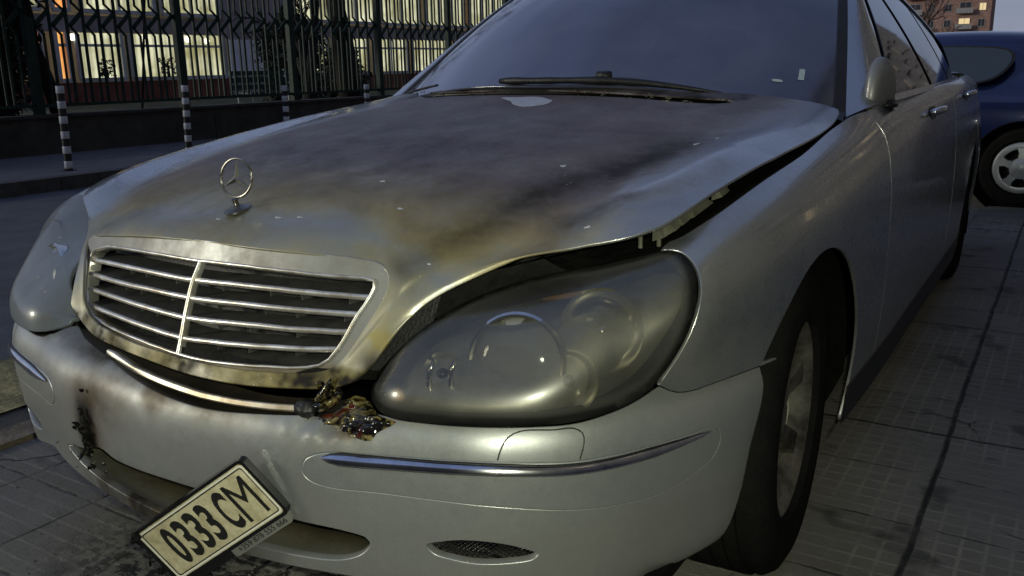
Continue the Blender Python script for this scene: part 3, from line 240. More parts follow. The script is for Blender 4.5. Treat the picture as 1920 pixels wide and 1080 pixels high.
def paint_material(name='silver_paint', rough=.24, metal=.88, coat=.75, coatr=.05, ya=(.30, .255, .095), yb=(.175, .14, .055)):
    """silver metallic car paint under dust; two painted-on stains read from the mesh: soot (black) and scorch (brown)"""
    m = mat(name, (.41, .43, .43), rough, metal, coat, coatr); N = NT(m); p = N.p
    tc = N.new('TexCoord').outputs['Object']
    soot = N.new('Attribute', attribute_name='soot').outputs['Fac']; sco = N.new('Attribute', attribute_name='scorch').outputs['Fac']
    n1 = N.noise(7, 8, .62, tc, .6); n2 = N.noise(46, 6, .7, tc); n3 = N.noise(900, 2, .5, tc)
    cl = N.ramp(n1, .3, .7, -.13, .13)
    gate = N.math('MULTIPLY', N.math('MULTIPLY', soot, N.math('SUBTRACT', 1., soot)), 1.7)
    s2 = N.math('ADD', soot, N.math('MULTIPLY', gate, N.math('ADD', cl, N.ramp(n2, .3, .7, -.20, .20)))); s2 = N.math('MINIMUM', N.math('MAXIMUM', s2, 0.), 1.)
    g2 = N.math('MULTIPLY', N.math('MULTIPLY', sco, N.math('SUBTRACT', 1., sco)), 1.5)
    c2 = N.math('ADD', sco, N.math('MULTIPLY', g2, N.math('ADD', N.math('MULTIPLY', cl, 1.2), N.ramp(n2, .3, .7, -.18, .18)))); c2 = N.math('MINIMUM', N.math('MAXIMUM', c2, 0.), 1.)
    flake = N.ramp(n3, .3, .7, .80, 1.16)
    base = N.new('Mix', data_type='RGBA', blend_type='MULTIPLY'); base.inputs[0].default_value = 1; base.inputs[6].default_value = (.41, .43, .43, 1); N.link(flake, base.inputs[7])
    dust = N.mix(N.ramp(N.noise(3, 6, .6, tc), .35, .75, .0, .35), base.outputs[2], (.30, .30, .29))
    spy = N.new('SeparateXYZ'); N.link(tc, spy.inputs[0]); yl = N.ramp(spy.outputs[1], .22, .50, 1, 0); tint = N.mix(yl, N.mix(N.ramp(n1, .35, .65), (.125, .094, .092), (.075, .056, .056)), N.mix(N.ramp(n1, .35, .65), ya, yb)); a = N.mix(c2, dust, tint); mx_ = N.math('MAXIMUM', s2, c2); b0 = N.mix(s2, a, (.018, .016, .015))
    vo = N.new('TexVoronoi'); vo.inputs['Scale'].default_value = 55; N.link(tc, vo.inputs['Vector']); spk = N.math('MULTIPLY', N.ramp(vo.outputs['Distance'], .05, .11, 1, 0), N.ramp(N.noise(4.5, 4, .6, tc), .56, .62, 0, .8))
    mp = N.new('Mapping'); mp.inputs['Scale'].default_value = (3, 40, 3); mp.inputs['Rotation'].default_value = (0, 0, .5); N.link(tc, mp.inputs[0]); scr = N.ramp(N.noise(9, 3, .5, mp.outputs[0]), .72, .75, 0, .10); spk = N.math('MULTIPLY', spk, N.math('ADD', .12, mx_))
    b = N.mix(N.math('MAXIMUM', spk, scr), b0, (.34, .34, .35)); N.link(b, p.inputs['Base Color'])
    mx = N.math('MAXIMUM', s2, N.math('MULTIPLY', c2, .9))
    N.link(N.ramp(mx, 0, 1, metal, .10), p.inputs['Metallic']); N.link(N.math('ADD', N.ramp(mx, 0, .8, rough, .50), N.ramp(n2, .3, .7, -.03, .06)), p.inputs['Roughness'])
    N.link(N.ramp(mx, .05, .7, coat, .05), p.inputs['Coat Weight']); N.link(N.ramp(mx, 0, 1, coatr, .32), p.inputs['Coat Roughness'])
    N.link(N.ramp(s2, 0, .8, .5, .06), p.inputs['Specular IOR Level']); N.link(N.math('MULTIPLY', N.ramp(mx, .05, .7, coat, .05), N.ramp(s2, .2, .8, 1, 0)), p.inputs['Coat Weight'])
    bp = N.new('Bump'); bp.inputs['Strength'].default_value = .07; bp.inputs['Distance'].default_value = .002; N.link(N.math('ADD', n2, N.math('MULTIPLY', n3, .12)), bp.inputs['Height']); N.link(bp.outputs[0], p.inputs['Normal'])
    return m
PAINT = paint_material(); BPAINT = paint_material('bumper_paint', .42, .74, .30, .16, (.15, .115, .065), (.075, .055, .036))
BLACK = mat('black_plastic', (.012, .012, .013), .45, bump=.2, bscale=200, noisec=.5, nscale=30)
RUB = mat('rubber', (.007, .007, .0075), .95, spec=.04, noisec=.5, nscale=14, ncol=(.014, .013, .012), bump=.3, bscale=80)
GLOSSB = mat('gloss_black', (.008, .008, .01), .16)
CHROME = mat('chrome', (.72, .73, .75), .16, 1, noisec=.25, nscale=30)
DIRTCHR = mat('smoked_chrome', (.80, .80, .76), .36, .85, noisec=.3, nscale=22, ncol=(.46, .40, .30)); BLADE = mat('dusty_blade', (.055, .056, .054), .5, noisec=.5, nscale=25)
BAY = mat('charred_metal', (.008, .0078, .0075), .7, spec=.12, noisec=.6, nscale=20, bump=.6, bscale=40)
LINER = mat('arch_liner', (.006, .006, .006), .95, spec=.06, noisec=.5, nscale=9, bump=.5)
ASH = mat('scorched_bracket', (.13, .13, .095), .5, .3, noisec=.4, nscale=40)
SHELL = mat('peeled_flake', (.50, .52, .56), .45, .3, noisec=.15, nscale=60)
DEB = mat('melted_plastic', (.13, .105, .04), .16, 0, .7, noisec=.6, nscale=60, ncol=(.006, .004, .004))
def lens_material():
    m = mat('sooted_lens', (.2, .2, .2), .1); N = NT(m); out = N.n['Material Output']
    tc = N.new('TexCoord').outputs['Object']
    tr = N.new('BsdfTransparent'); tr.inputs[0].default_value = (.88, .87, .80, 1)
    df = N.new('BsdfDiffuse'); df.inputs[0].default_value = (.105, .105, .098, 1)
    gl = N.new('BsdfGlossy'); gl.inputs[0].default_value = (.9, .9, .9, 1); gl.inputs['Roughness'].default_value = .15
    g2 = N.new('BsdfGlossy'); g2.inputs[0].default_value = (.7, .7, .68, 1); g2.inputs['Roughness'].default_value = .38
    soot = N.new('Attribute', attribute_name='soot').outputs['Fac']
    n = N.noise(9, 6, .6, tc, .4)
    f = N.math('MINIMUM', N.math('ADD', N.ramp(n, .3, .7, .16, .40), N.math('MULTIPLY', soot, .97)), .97)
    dcol = N.mix(soot, (.095, .096, .084), (.005, .005, .005)); N.link(dcol, df.inputs[0])
    a = N.new('MixShader'); N.link(f, a.inputs[0]); N.link(tr.outputs[0], a.inputs[1]); N.link(df.outputs[0], a.inputs[2])
    b = N.new('MixShader'); N.link(N.math('MULTIPLY', N.math('SUBTRACT', 1.0, soot), .10), b.inputs[0]); N.link(a.outputs[0], b.inputs[1]); N.link(g2.outputs[0], b.inputs[2])
    fr = N.new('Fresnel'); fr.inputs[0].default_value = 1.45
    c = N.new('MixShader'); N.link(N.math('MULTIPLY', fr.outputs[0], N.ramp(soot, 0, 1, .8, .25)), c.inputs[0]); N.link(b.outputs[0], c.inputs[1]); N.link(gl.outputs[0], c.inputs[2])
    N.link(c.outputs[0], out.inputs[0]); return m
def melt_material():
    m = mat('molten_trim', (.1, .08, .03), .14, 0, .8, .05); N = NT(m); tc = N.new('TexCoord').outputs['Object']
    a = N.noise(32, 4, .6, tc, 1.6); b = N.noise(24, 3, .5, tc, .8); c = N.mix(N.ramp(a, .46, .60), (.005, .004, .004), (.17, .135, .045)); c = N.mix(N.ramp(a, .62, .70), c, (.34, .31, .20)); c = N.mix(N.ramp(b, .62, .70), c, (.07, .012, .008)); N.link(c, N.p.inputs['Base Color']); return m
MELT = melt_material()
LENS = lens_material()
def glass_material(name, tint, rough, dust, ior=1.62):
    m = mat(name, tint, rough, spec=.6); N = NT(m); tc = N.new('TexCoord').outputs['Object']
    n = N.noise(5, 7, .6, tc, .3); d = N.ramp(n, .35, .7, dust*.4, dust)
    N.link(N.mix(d, tint, (.22, .23, .26)), N.p.inputs['Base Color']); N.link(N.ramp(n, .3, .7, rough, rough+.05), N.p.inputs['Roughness']); N.p.inputs['IOR'].default_value = ior
    N.p.inputs['Coat Weight'].default_value = .6 if ior > 1.5 else 0; N.p.inputs['Coat Roughness'].default_value = rough
    return m
WGLASS = glass_material('windscreen_glass', (.016, .020, .055), .08, .26)
SGLASS = glass_material('side_glass', (.004, .005, .005), .015, .02, 1.36)
# ================================================================= mesh helpers
def link(name, me, m=None, parent=None, smooth=True):
    o = bpy.data.objects.new(name, me); COL.objects.link(o)
    if m: me.materials.append(m)
    if parent: o.parent = parent
    if smooth: me.polygons.foreach_set('use_smooth', [True]*len(me.polygons))
    return o
def mesh(name, V, F, m=None, parent=None, smooth=True):
    me = bpy.data.meshes.new(name); me.from_pydata([tuple(map(float, v)) for v in V], [], [tuple(map(int, f)) for f in F]); me.update()
    return link(name, me, m, parent, smooth)
def frombm(name, bm, m=None, parent=None, smooth=False, auto=None):
    me = bpy.data.meshes.new(name); bm.to_mesh(me); bm.free()
    o = link(name, me, m, parent, smooth)
    if auto: me.set_sharp_from_angle(angle=R(auto))
    return o
def thing(name, label, cat, loc=(0, 0, 0), group=None):
    o = bpy.data.objects.new(name, None); COL.objects.link(o); o.location = loc; o['label'] = label; o['category'] = cat; o.empty_display_size = .2
    if group: o['group'] = group
    return o
def tag(o, label, cat, group=None):
    o['label'] = label; o['category'] = cat
    if group: o['group'] = group
    return o
def struct(o): o['kind'] = 'structure'; return o
def box(bm, c, s, rz=0, M=None):
    r = bmesh.ops.create_cube(bm, size=1); vs = r['verts']
    T = Matrix.Translation(c) @ Matrix.Rotation(rz, 4, 'Z') @ Matrix.Diagonal((*s, 1))
    if M is not None: T = M @ T
    bmesh.ops.transform(bm, matrix=T, verts=vs); return vs
def bevel(bm, w, seg=2): bmesh.ops.bevel(bm, geom=bm.edges[:], offset=w, segments=seg, affect='EDGES', clamp_overlap=True)
def tube(pts, rad, n=8, closed=False, caps=True):
    """vertices and faces of a round tube through pts; rad may be one radius or one per point"""
    P = np.array(pts, float); k = len(P); rad = np.full(k, rad) if np.isscalar(rad) else np.array(rad)
    V = []; F = []; up = np.array([0, 0, 1.])
    for i in range(k):
        a = P[(i-1) % k] if (closed or i > 0) else P[0]; b = P[(i+1) % k] if (closed or i < k-1) else P[-1]
        t = b-a; t = t/(np.linalg.norm(t)+1e-9)
        x = np.cross(t, up)
        if np.linalg.norm(x) < .05: x = np.cross(t, [0, 1., 0])
        x /= np.linalg.norm(x); y = np.cross(t, x)
        for j in range(n):
            an = 2*math.pi*j/n; V.append(P[i]+rad[i]*(math.cos(an)*x+math.sin(an)*y))
    m = k if closed else k-1
    for i in range(m):
        for j in range(n):
            a = i*n+j; b = i*n+(j+1) % n; c = ((i+1) % k)*n+(j+1) % n; d = ((i+1) % k)*n+j; F.append((a, b, c, d))
    if caps and not closed: F.append(tuple(range(n))[::-1]); F.append(tuple((k-1)*n+j for j in range(n)))
    return V, F
class MB:
    """collects shapes into one mesh"""
    def __init__(s): s.V = []; s.F = []
    def add(s, V, F):
        o = len(s.V); s.V += [tuple(v) for v in V]; s.F += [tuple(i+o for i in f) for f in F]; return s
    def tube(s, *a, **k): return s.add(*tube(*a, **k))
    def quad(s, a, b, c, d): return s.add([a, b, c, d], [(0, 1, 2, 3)])
    def box(s, c, h, ax=None):
        c = np.array(c, float); ax = np.eye(3) if ax is None else np.array(ax); V = [c+sum(sg[i]*h[i]*ax[i] for i in range(3)) for sg in ((-1,-1,-1),(1,-1,-1),(1,1,-1),(-1,1,-1),(-1,-1,1),(1,-1,1),(1,1,1),(-1,1,1))]
        return s.add(V, [(0,3,2,1),(4,5,6,7),(0,1,5,4),(1,2,6,5),(2,3,7,6),(3,0,4,7)])
    def build(s, name, m, parent=None, smooth=False, auto=None):
        o = mesh(name, s.V, s.F, m, parent, smooth)
        if auto: o.data.set_sharp_from_angle(angle=R(auto))
        return o
def inside(pts, poly):
    x, y = pts[:, 0], pts[:, 1]; c = np.zeros(len(pts), bool); n = len(poly); j = n-1
    for i in range(n):
        xi, yi = poly[i]; xj, yj = poly[j]
        m = ((yi > y) != (yj > y))
        if m.any():
            xx = (xj-xi)*(y-yi)/((yj-yi) if yj != yi else 1e-12)+xi; c ^= m & (x < xx)
        j = i
    return c
def segdist(pts, poly, closed=True):
    d = np.full(len(pts), 1e9); n = len(poly)
    for i in range(n if closed else n-1):
        a = poly[i]; b = poly[(i+1) % n]; ab = b-a; t = np.clip(((pts-a)@ab)/(ab@ab+1e-12), 0, 1); q = a+t[:, None]*ab
        d = np.minimum(d, ((pts-q)**2).sum(1))
    return np.sqrt(d)
def resample(uv, S, sc, step, closed=True):
    """even spacing along an outline, measured in metres on the surface"""
    uv = np.array(uv, float); P = S(uv)
    if closed: uv = np.vstack([uv, uv[:1]]); P = np.vstack([P, P[:1]])
    L = np.concatenate([[0], np.cumsum(np.linalg.norm(np.diff(P, axis=0), axis=1))])
    n = max(3, int(L[-1]/step)); t = np.linspace(0, L[-1], n+1)
    r = np.column_stack([np.interp(t, L, uv[:, 0]), np.interp(t, L, uv[:, 1])])
    return r[:-1] if closed else r
def panel(name, sname, outline, m, parent, holes=(), step=.012, sc=(1, 1), fold=.012, rnd=.0018, attr=None, offs=0, holefold=True, estep=None):
    """one sheet of bodywork: part of a smooth surface cut to an outline, with holes and rolled edges"""
    S = SURF[sname] if isinstance(sname, str) else sname
    sc = np.array(sc); estep = estep or step*.6
    loops = [resample(outline, S, sc, estep)]+[resample(h, S, sc, estep) for h in holes]
    loops = [l*sc for l in loops]
    o = loops[0]; lo, hi = o.min(0), o.max(0)
    gx, gy = np.meshgrid(np.arange(lo[0], hi[0], step), np.arange(lo[1], hi[1], step)); gx[1::2] += step*.5
    g = np.column_stack([gx.ravel(), gy.ravel()]); k = inside(g, o)
    for h in loops[1:]: k &= ~inside(g, h)
    g = g[k]
    for l in loops: g = g[segdist(g, l) > step*.5]
    pts = np.vstack(loops+[g]); ed = []; b = 0
    for l in loops: ed += [(b+i, b+(i+1) % len(l)) for i in range(len(l))]; b += len(l)
    vo, _, fo_, _, _, _ = delaunay_2d_cdt([Vector(p) for p in pts], ed, [], 0, 1e-7)
    uvp = np.array([(v.x, v.y) for v in vo]); F = np.array([tuple(f) for f in fo_])
    ce = uvp[F].mean(1); k = inside(ce, o)
    for h in loops[1:]: k &= ~inside(ce, h)
    F = F[k]
    uv = uvp/sc; P = S(uv); Nn = outn(S, uv); P = P+Nn*offs
    # consistent winding along the outward normal
    fn = np.cross(P[F[:, 1]]-P[F[:, 0]], P[F[:, 2]]-P[F[:, 0]]); fl = (fn*Nn[F[:, 0]]).sum(1) < 0; F[fl] = F[fl][:, ::-1]
    ar = np.linalg.norm(fn, axis=1); F = F[ar > 1e-10]
    V = [tuple(v) for v in P]; FF = [tuple(map(int, f)) for f in F]
    if fold:
        cnt = {}
        for f in FF:
            for a, b2 in ((f[0], f[1]), (f[1], f[2]), (f[2], f[0])): cnt[(a, b2)] = 1
        bd = [(a, b2) for (a, b2) in cnt if (b2, a) not in cnt]
        outd = {}
        for a, b2 in bd:
            t = P[b2]-P[a]; t /= np.linalg.norm(t)+1e-12
            for q in (a, b2): outd.setdefault(q, []).append(np.cross(t, Nn[q]))
        idx = {}
        for q, l in outd.items():
            d = np.mean(l, axis=0); d /= np.linalg.norm(d)+1e-9; base = len(V); n = Nn[q]; w = np.array(V[q])
            V.append(tuple(w+d*rnd*.7-n*rnd*.3)); V.append(tuple(w+d*rnd-n*rnd)); V.append(tuple(w+d*rnd-n*fold)); idx[q] = (q, base, base+1, base+2)
        for a, b2 in bd:
            for k2 in range(3): FF.append((idx[a][k2], idx[a][k2+1], idx[b2][k2+1], idx[b2][k2]))
    ob = mesh(name, V, FF, m, parent)
    cn = [tuple(n) for n in Nn]+[(0, 0, 0)]*(len(V)-len(Nn)); ob.data.normals_split_custom_set_from_vertices(cn)
    if attr:
        W = np.array(V)
        for an, fn2 in attr.items():
            at = ob.data.attributes.new(an, 'FLOAT', 'POINT'); at.data.foreach_set('value', np.clip(fn2(W), 0, 1).astype(np.float32))
    return ob
def sweep(P, Nn, prof, closed=False, scale=None):
    """strip along P: prof = [(sideways, outwards)]"""
    P = np.array(P); k = len(P); V = []; F = []; n = len(prof)
    for i in range(k):
        a = P[(i-1) % k] if (closed or i > 0) else P[0]; b = P[(i+1) % k] if (closed or i < k-1) else P[-1]
        t = b-a; t /= np.linalg.norm(t)+1e-9; s = np.cross(t, Nn[i]); s /= np.linalg.norm(s)+1e-9; c = 1 if scale is None else scale[i]
        for p, q in prof: V.append(P[i]+s*p*c+Nn[i]*q*(c if c < 1 else 1))
    for i in range(k if closed else k-1):
        for j in range(n-1): F.append((i*n+j, i*n+j+1, ((i+1) % k)*n+j+1, ((i+1) % k)*n+j))
    return V, F
def on(sname, uv, off=0):
    S = SURF[sname] if isinstance(sname, str) else sname; uv = np.array(uv, float); n = outn(S, uv); return S(uv)+n*off, n
def solve(S, target, guess):
    """surface coordinates of the point whose (y, z) is target"""
    g = np.array(guess, float)
    for _ in range(30):
        r = S([g])[0][1:]-target; e = 1e-4
        J = np.column_stack([(S([g+[e, 0]])[0][1:]-target-r)/e, (S([g+[0, e]])[0][1:]-target-r)/e]); st = np.linalg.lstsq(J, -r, rcond=None)[0]
        g = g+st/max(1, np.abs(st).max()/.5); g = np.clip(g, [0, 0], [16, 6])
    return g
def fbm(W, s, seed=0): return np.array([noise.fractal(Vector((w[0]*s+seed, w[1]*s, w[2]*s)), .6, 2.1, 4) for w in W])
def pdist(W, line):
    line = np.array(line); return segdist3(W, line)
def segdist3(W, L):
    d = np.full(len(W), 1e9); T = np.zeros(len(W))
    for i in range(len(L)-1):
        a, b = L[i], L[i+1]; ab = b-a; t = np.clip(((W-a)@ab)/(ab@ab+1e-12), 0, 1); q = a+t[:, None]*ab; dd = np.linalg.norm(W-q, axis=1)
        T = np.where(dd < d, (i+t)/(len(L)-1), T); d = np.minimum(d, dd)
    return d, T
# ================================================================= the burnt silver saloon
sal = thing('saloon_car', 'silver saloon car with a scorched sprung hood and a torn hanging number plate', 'car', (0, 0, 0))
def hood_marks():
    st, _ = on('hood', OUT['streak']); st2, _ = on('hood', OUT['streak2'])
    def scorch(W):
        x, y, z = W.T; n = fbm(W, 3.2); n2 = fbm(W, 11, 5)
        c = sstep(.15, .29, y+.04*n)*.90
        c *= 1-sstep(.44, .66, -x+.10*n)*.95
        edge = sstep(.60, .74, x+.05*n2+.03*n)*(1-sstep(.9, 1.4, y)); c = c*(1-edge*.9)
        c *= 1-sstep(.60, .80, x)*sstep(.6, 1.3, y)*.75
        c *= 1+.10*n+.10*n2
        c += .22*sstep(.5, 0, np.abs(x))*sstep(.75, 1.2, y)*.5
        low = sstep(.615, .575, z)*(y < .2)*(.95+.7*n+.35*n2); c = np.maximum(c, low*.95)
        rim = sstep(.20, .0, segdist3(W, RIMP)[0])*sstep(.48, .30, y)*.60*(1+.25*n2+.2*n); rim = np.maximum(rim, .55*np.exp(-(segdist3(W, st)[0]/.07)**2)*sstep(.62, .3, y)); c = np.maximum(c, rim)
        sidec = np.exp(-((x-.40)/.05)**2-((z-.635)/.035)**2)*(y < .3)*.8*(1+n2); return np.maximum(c, sidec)
    def soot(W):
        x, y, z = W.T; n = fbm(W, 4, 9); n2 = fbm(W, 13, 2)
        d, t = segdist3(W, st); w = .034+.030*sstep(0, .6, t); s = np.exp(-(d/w)**2)*(.40+.36*sstep(.05, .35, t))*(1-.6*sstep(.8, 1, t))
        d2, t2 = segdist3(W, st2); s = np.maximum(s, .60*np.exp(-(d2/.04)**2)*(1-.6*t2))
        s = np.maximum(s, np.exp(-((y-.60)/.34)**2-((x+.02-.06*n)/.36)**2)*(.30+.18*n+.15*n2))
        s = np.maximum(s, sstep(1.27, 1.36, y+.03*n2)*(np.abs(x) < .6)*(.5+.4*n2))
        s = np.maximum(s, np.exp(-((x+.22)/.16)**2-((y-.33)/.10)**2)*(.25+.4*n))
        und = sstep(.60, .585, z)*(y < .2)*(.42+.7*n2); s = np.maximum(s, und)
        s = np.maximum(s, np.exp(-((x-.405)/.03)**2-((z-.60)/.022)**2)*(y < .3)*.85)
        return s*(1+.25*n2)
    return dict(soot=soot, scorch=scorch)
RIMP = on('hood', OUT['grille_out'])[0]
hood_out = [tuple(p) for p in OUT['hood_low']]+[(-4.9, .55)]+[(-5, v) for v in np.arange(.8, 9.9, .3)]+[(u, 10.04) for u in np.arange(-4.9, 4.7, .3)]+[(4.85, 9.93), (4.95, 9.75)]+[(5, v) for v in np.arange(9.5, .7, -.3)]+[(4.95, .6), (4.6, .40)]
hood = panel('hood', 'hood', hood_out, PAINT, sal, holes=[OUT['grille_out'], OUT['slot']], step=.011, sc=(.15, .15), fold=.005, rnd=.0022, attr=hood_marks())
# flakes of clean paint lifting off the scorched skin
ob = panel('paint_flake', 'hood', OUT['patch'], SHELL, hood, step=.008, sc=(.15, .15), fold=.0008, rnd=.0005, offs=.0015)
def hood_uv(px): return px
for k, (u, v, r) in enumerate([(2.55, 3.9, .008), (.55, 4.9, .006), (.75, 5.0, .004), (1.0, 6.3, .004), (2.2, 7.2, .004), (3.1, 8.1, .006), (3.25, 8.3, .004), (-.1, 4.6, .005), (1.5, 5.6, .004), (4.0, 5.7, .007), (2.9, 3.4, .003)]):
    P0 = [(u+r*6.5*(1+.35*math.sin(3*a+k))*math.cos(a), v+r*5*(1+.3*math.cos(2*a+k))*math.sin(a)) for a in np.linspace(0, 2*math.pi, 14, endpoint=False)]
    panel('paint_flake', 'hood', P0, SHELL, hood, step=.004, sc=(.15, .15), fold=.0005, rnd=.0003, offs=.0008)
# raked air slot at the back of the hood
panel('air_slot', Offset(SURF['hood'], -.012), [(-4.2, 9.0), (4.2, 9.0), (4.2, 10.0), (-4.2, 10.0)], BAY, hood, step=.05, sc=(.15, .15), fold=0)
mb = MB()
sl, sn = on('hood', OUT['slot'], -.002)
for i in range(70):
    a = sl[rng.integers(len(sl))]+rng.normal(0, .003, 3); L = rng.uniform(.004, .02); t = rng.uniform(0, 6.3)
    b = a+np.array([math.cos(t)*L, math.sin(t)*L*.5, rng.uniform(-.003, .005)]); mb.tube([a, (a+b)/2+rng.normal(0, .002, 3), b], [.0012, .0025, .0008], 5)
mb.build('charred_gasket', ASH, hood)['kind'] = 'stuff'
# engine bay under the sprung hood
bay = panel('engine_bay', 'bay', [(-4.8, .8), (4.7, .8), (5.0, 3), (5.0, 9.6), (-4.8, 9.6)], BAY, sal, step=.06, sc=(.15, .15), fold=0)
panel('hood_frame', Offset(SURF['hood'], -.012), [(u, .6) for u in (-4.8, 4.8)]+[(4.86, v) for v in np.arange(.9, 9.9, .3)]+[(-4.8, 9.6)], BAY, hood, holes=[[(-4.3, .8), (4.3, .8), (4.3, 9.2), (-4.3, 9.2)]], step=.05, sc=(.15, .15), fold=0)
mb = MB()
edge, en = on('flank', [(u, 6.0) for u in np.arange(3.9, 9.8, .15)], -.012)
V, F = sweep(edge, np.tile([0, 0, 1.], (len(edge), 1)), [(-.004, -.10), (-.004, -.012), (-.020, -.012), (-.034, -.030), (-.060, -.033), (-.10, -.060)]); mb.add(V, F)
mb.build('fender_ledge', BAY, sal, True)
# brackets, bolts and torn strips showing in the gap
def e2(v, side=0., dz=0.):
    p, _ = on('flank', [(v, 6.0)], 0); return p[0]+np.array([-.030+side, 0, -.004+dz])
mb = MB()
for v0, v1 in ((4.25, 4.6), (4.68, 4.98), (5.04, 5.4), (5.5, 6.2), (6.4, 6.6)):
    a, b = e2(v0, .012), e2(v1, .010); m2 = (a+b)/2+np.array([-.014, 0, .026]); mb.add([a, b, m2+[.004, .01, 0], m2-[.004, .02, .0], a+[-.02, .0, -.008], b+[-.022, 0, -.006]], [(0, 1, 2, 3), (0, 3, 4), (1, 5, 2)])
mb.build('torn_bracket', ASH, sal)
for v, dx in ((4.32, .0), (4.1, -.02)):
    c = e2(v, dx, .003); m = MB().tube([c-[0, 0, .02], c+[0, 0, .012]], .004, 10); m.tube([c+[0, 0, .012], c+[0, 0, .014], c+[0, 0, .020], c+[0, 0, .022]], [.006, .011, .011, .005], 12); m.build('hood_buffer', ASH, sal, auto=30)
# ---------------------------------------------------------------- grille
gr = panel('grille_surround', 'grille', OUT['g_out'], BPAINT, sal, holes=[OUT['g_in']], step=.008, fold=.022, rnd=.003, offs=.002,
    attr=dict(scorch=lambda W: .48+.20*fbm(W, 9)+.5*sstep(.60, .575, W[:, 2]), soot=lambda W: .15*sstep(.59, .57, W[:, 2])+.08*fbm(W, 14, 3)))  # scorch holds real browning, plus extra to dim lamplight on the surround
gi, gn = on('grille', OUT['g_in'], .003); ls = gi[::2]; nn = gn[::2]
V, F = sweep(ls, nn, [(-.0035, -.012), (-.0035, 0), (-.002, .0018), (.001, .0018), (.0025, 0), (.0025, -.012)], True); mb = MB().add(V, F); mb.build('grille_trim', DIRTCHR, gr, True)
panel('grille_backing', Grille(.075), [(-.46, .56), (.42, .56), (.44, .74), (-.48, .74)], BLACK, gr, step=.05, fold=0)
slats = []
for i in range(4):
    P0, n0 = on('grille', OUT['slat%d' % i]); ix = sorted(set(list(range(0, len(P0), 3))+[len(P0)-1])); P0 = P0[ix]; n0 = n0[ix]; e_ = P0[-1]-P0[-2]; P0[-1] += e_/np.linalg.norm(e_)*.004; e_ = P0[0]-P0[1]; P0[0] += e_/np.linalg.norm(e_)*.006
    V, F = sweep(P0, n0, [(-.0048, -.012), (-.0052, -.001), (-.0032, .0024), (.0032, .0024), (.0052, -.001), (.0048, -.012)])
    MB().add(V, F).build('chrome_slat', DIRTCHR, gr, True)
    V, F = [], []
    m = MB(); q = [P0+np.array([0, .010, .002]), P0+np.array([0, .060, .004]), P0+np.array([0, .060, .001]), P0+np.array([0, .010, -.004])]
    for a, b in ((0, 1), (1, 2), (2, 3), (3, 0)):
        k = len(P0); m.add(list(q[a])+list(q[b]), [(j, j+1, k+j+1, k+j) for j in range(k-1)])
    m.build('louvre_blade', BLADE, gr)
    slats.append(P0)
# topmost and bottom blades follow the opening
m = MB()
for zz, sgn in ((-.034, 3),):
    P0 = slats[sgn]+np.array([0, .012, zz]); k = len(P0); m.add(list(P0)+list(P0+np.array([0, .05, .006])), [(j, j+1, k+j+1, k+j) for j in range(k-1)])
for xi in np.concatenate([np.arange(-.36, -.03, .085), np.arange(.06, .34, .085)]):
    for P0 in slats:
        k = np.argmin(np.abs(P0[:, 0]-xi)); p = P0[k]
        if abs(p[0]-xi) < .03: m.box(p+np.array([0, .035, -.011]), (.0012, .020, .0085))
m.build('louvre_fins', BLADE, gr)
gb, gbn = on('grille', OUT['gbar'], .0035)
V, F = sweep(gb[::2], gbn[::2], [(-.0034, -.012), (-.0036, 0), (-.002, .0022), (.002, .0022), (.0036, 0), (.0034, -.012)]); MB().add(V, F).build('centre_bar', DIRTCHR, gr, True)
LIPM = mat('smoked_lip', (.62, .60, .52), .40, .8, noisec=.4, nscale=12, ncol=(.30, .23, .14))
# chrome lip hanging below the grille, melted away at its right end
_lx = [-.18, -.111, -.014, .08, .157, .229, .297]
lip = np.array([(x, .027+.42*x*x, np.interp(x, _lx, [.546, .532, .523, .516, .515, .517, .521])) for x in np.linspace(-.20, .298, 40)])
V, F = sweep(lip, np.tile([0, -.9, .43], (40, 1)), [(-.0062, -.02), (-.0062, 0), (-.003, .002), (0, .0), (.003, .002), (.006, 0), (.006, -.02)])
MB().add(V, F).build('grille_lip', LIPM, gr, True)
bm = bmesh.new(); box(bm, (.314, .047, .530), (.034, .03, .026)); bevel(bm, .005, 3); frombm('melted_bracket', bm, BLACK, gr, True)
# ---------------------------------------------------------------- bonnet ornament
TARN = mat('tarnished_chrome', (.26, .25, .22), .32, .9, noisec=.5, nscale=60); oc = np.array([0, .216, .807]); orn = thing('x', '', '')
bpy.data.objects.remove(orn)
bm = bmesh.new()
prof = [(0, .0), (.024, 0), (.024, .002), (.018, .005), (.008, .0075), (.005, .011), (.0045, .018), (.0065, .021), (.003, .0235), (0, .0235)]
def lathe(bm, prof, n=28, M=Matrix()):
    rings = []
    for r, z in prof: rings.append([bm.verts.new(M @ Vector((r*math.cos(2*math.pi*i/n), r*math.sin(2*math.pi*i/n), z))) for i in range(n)])
    for a, b in zip(rings, rings[1:]):
        for i in range(n): bm.faces.new((a[i], a[(i+1) % n], b[(i+1) % n], b[i]))
tl = Matrix.Translation(oc) @ Matrix.Rotation(R(12), 4, 'X') @ Matrix.Diagonal((.85, 1.2, 1, 1))
lathe(bm, prof, 28, tl); bmesh.ops.remove_doubles(bm, verts=bm.verts, dist=1e-5); orn = frombm('hood_ornament', bm, TARN, sal, True, 40)
sc_ = oc+np.array([0, .004, .059]); m = MB(); rr = .036
ax = np.array([math.cos(R(8)), math.sin(R(8)), 0]); az = np.array([.03, .10, .99])
m.tube([sc_+rr*(math.cos(t)*ax+math.sin(t)*az) for t in np.linspace(0, 2*math.pi, 48, endpoint=False)], .0023, 8, True)
ny = np.cross(ax, az)
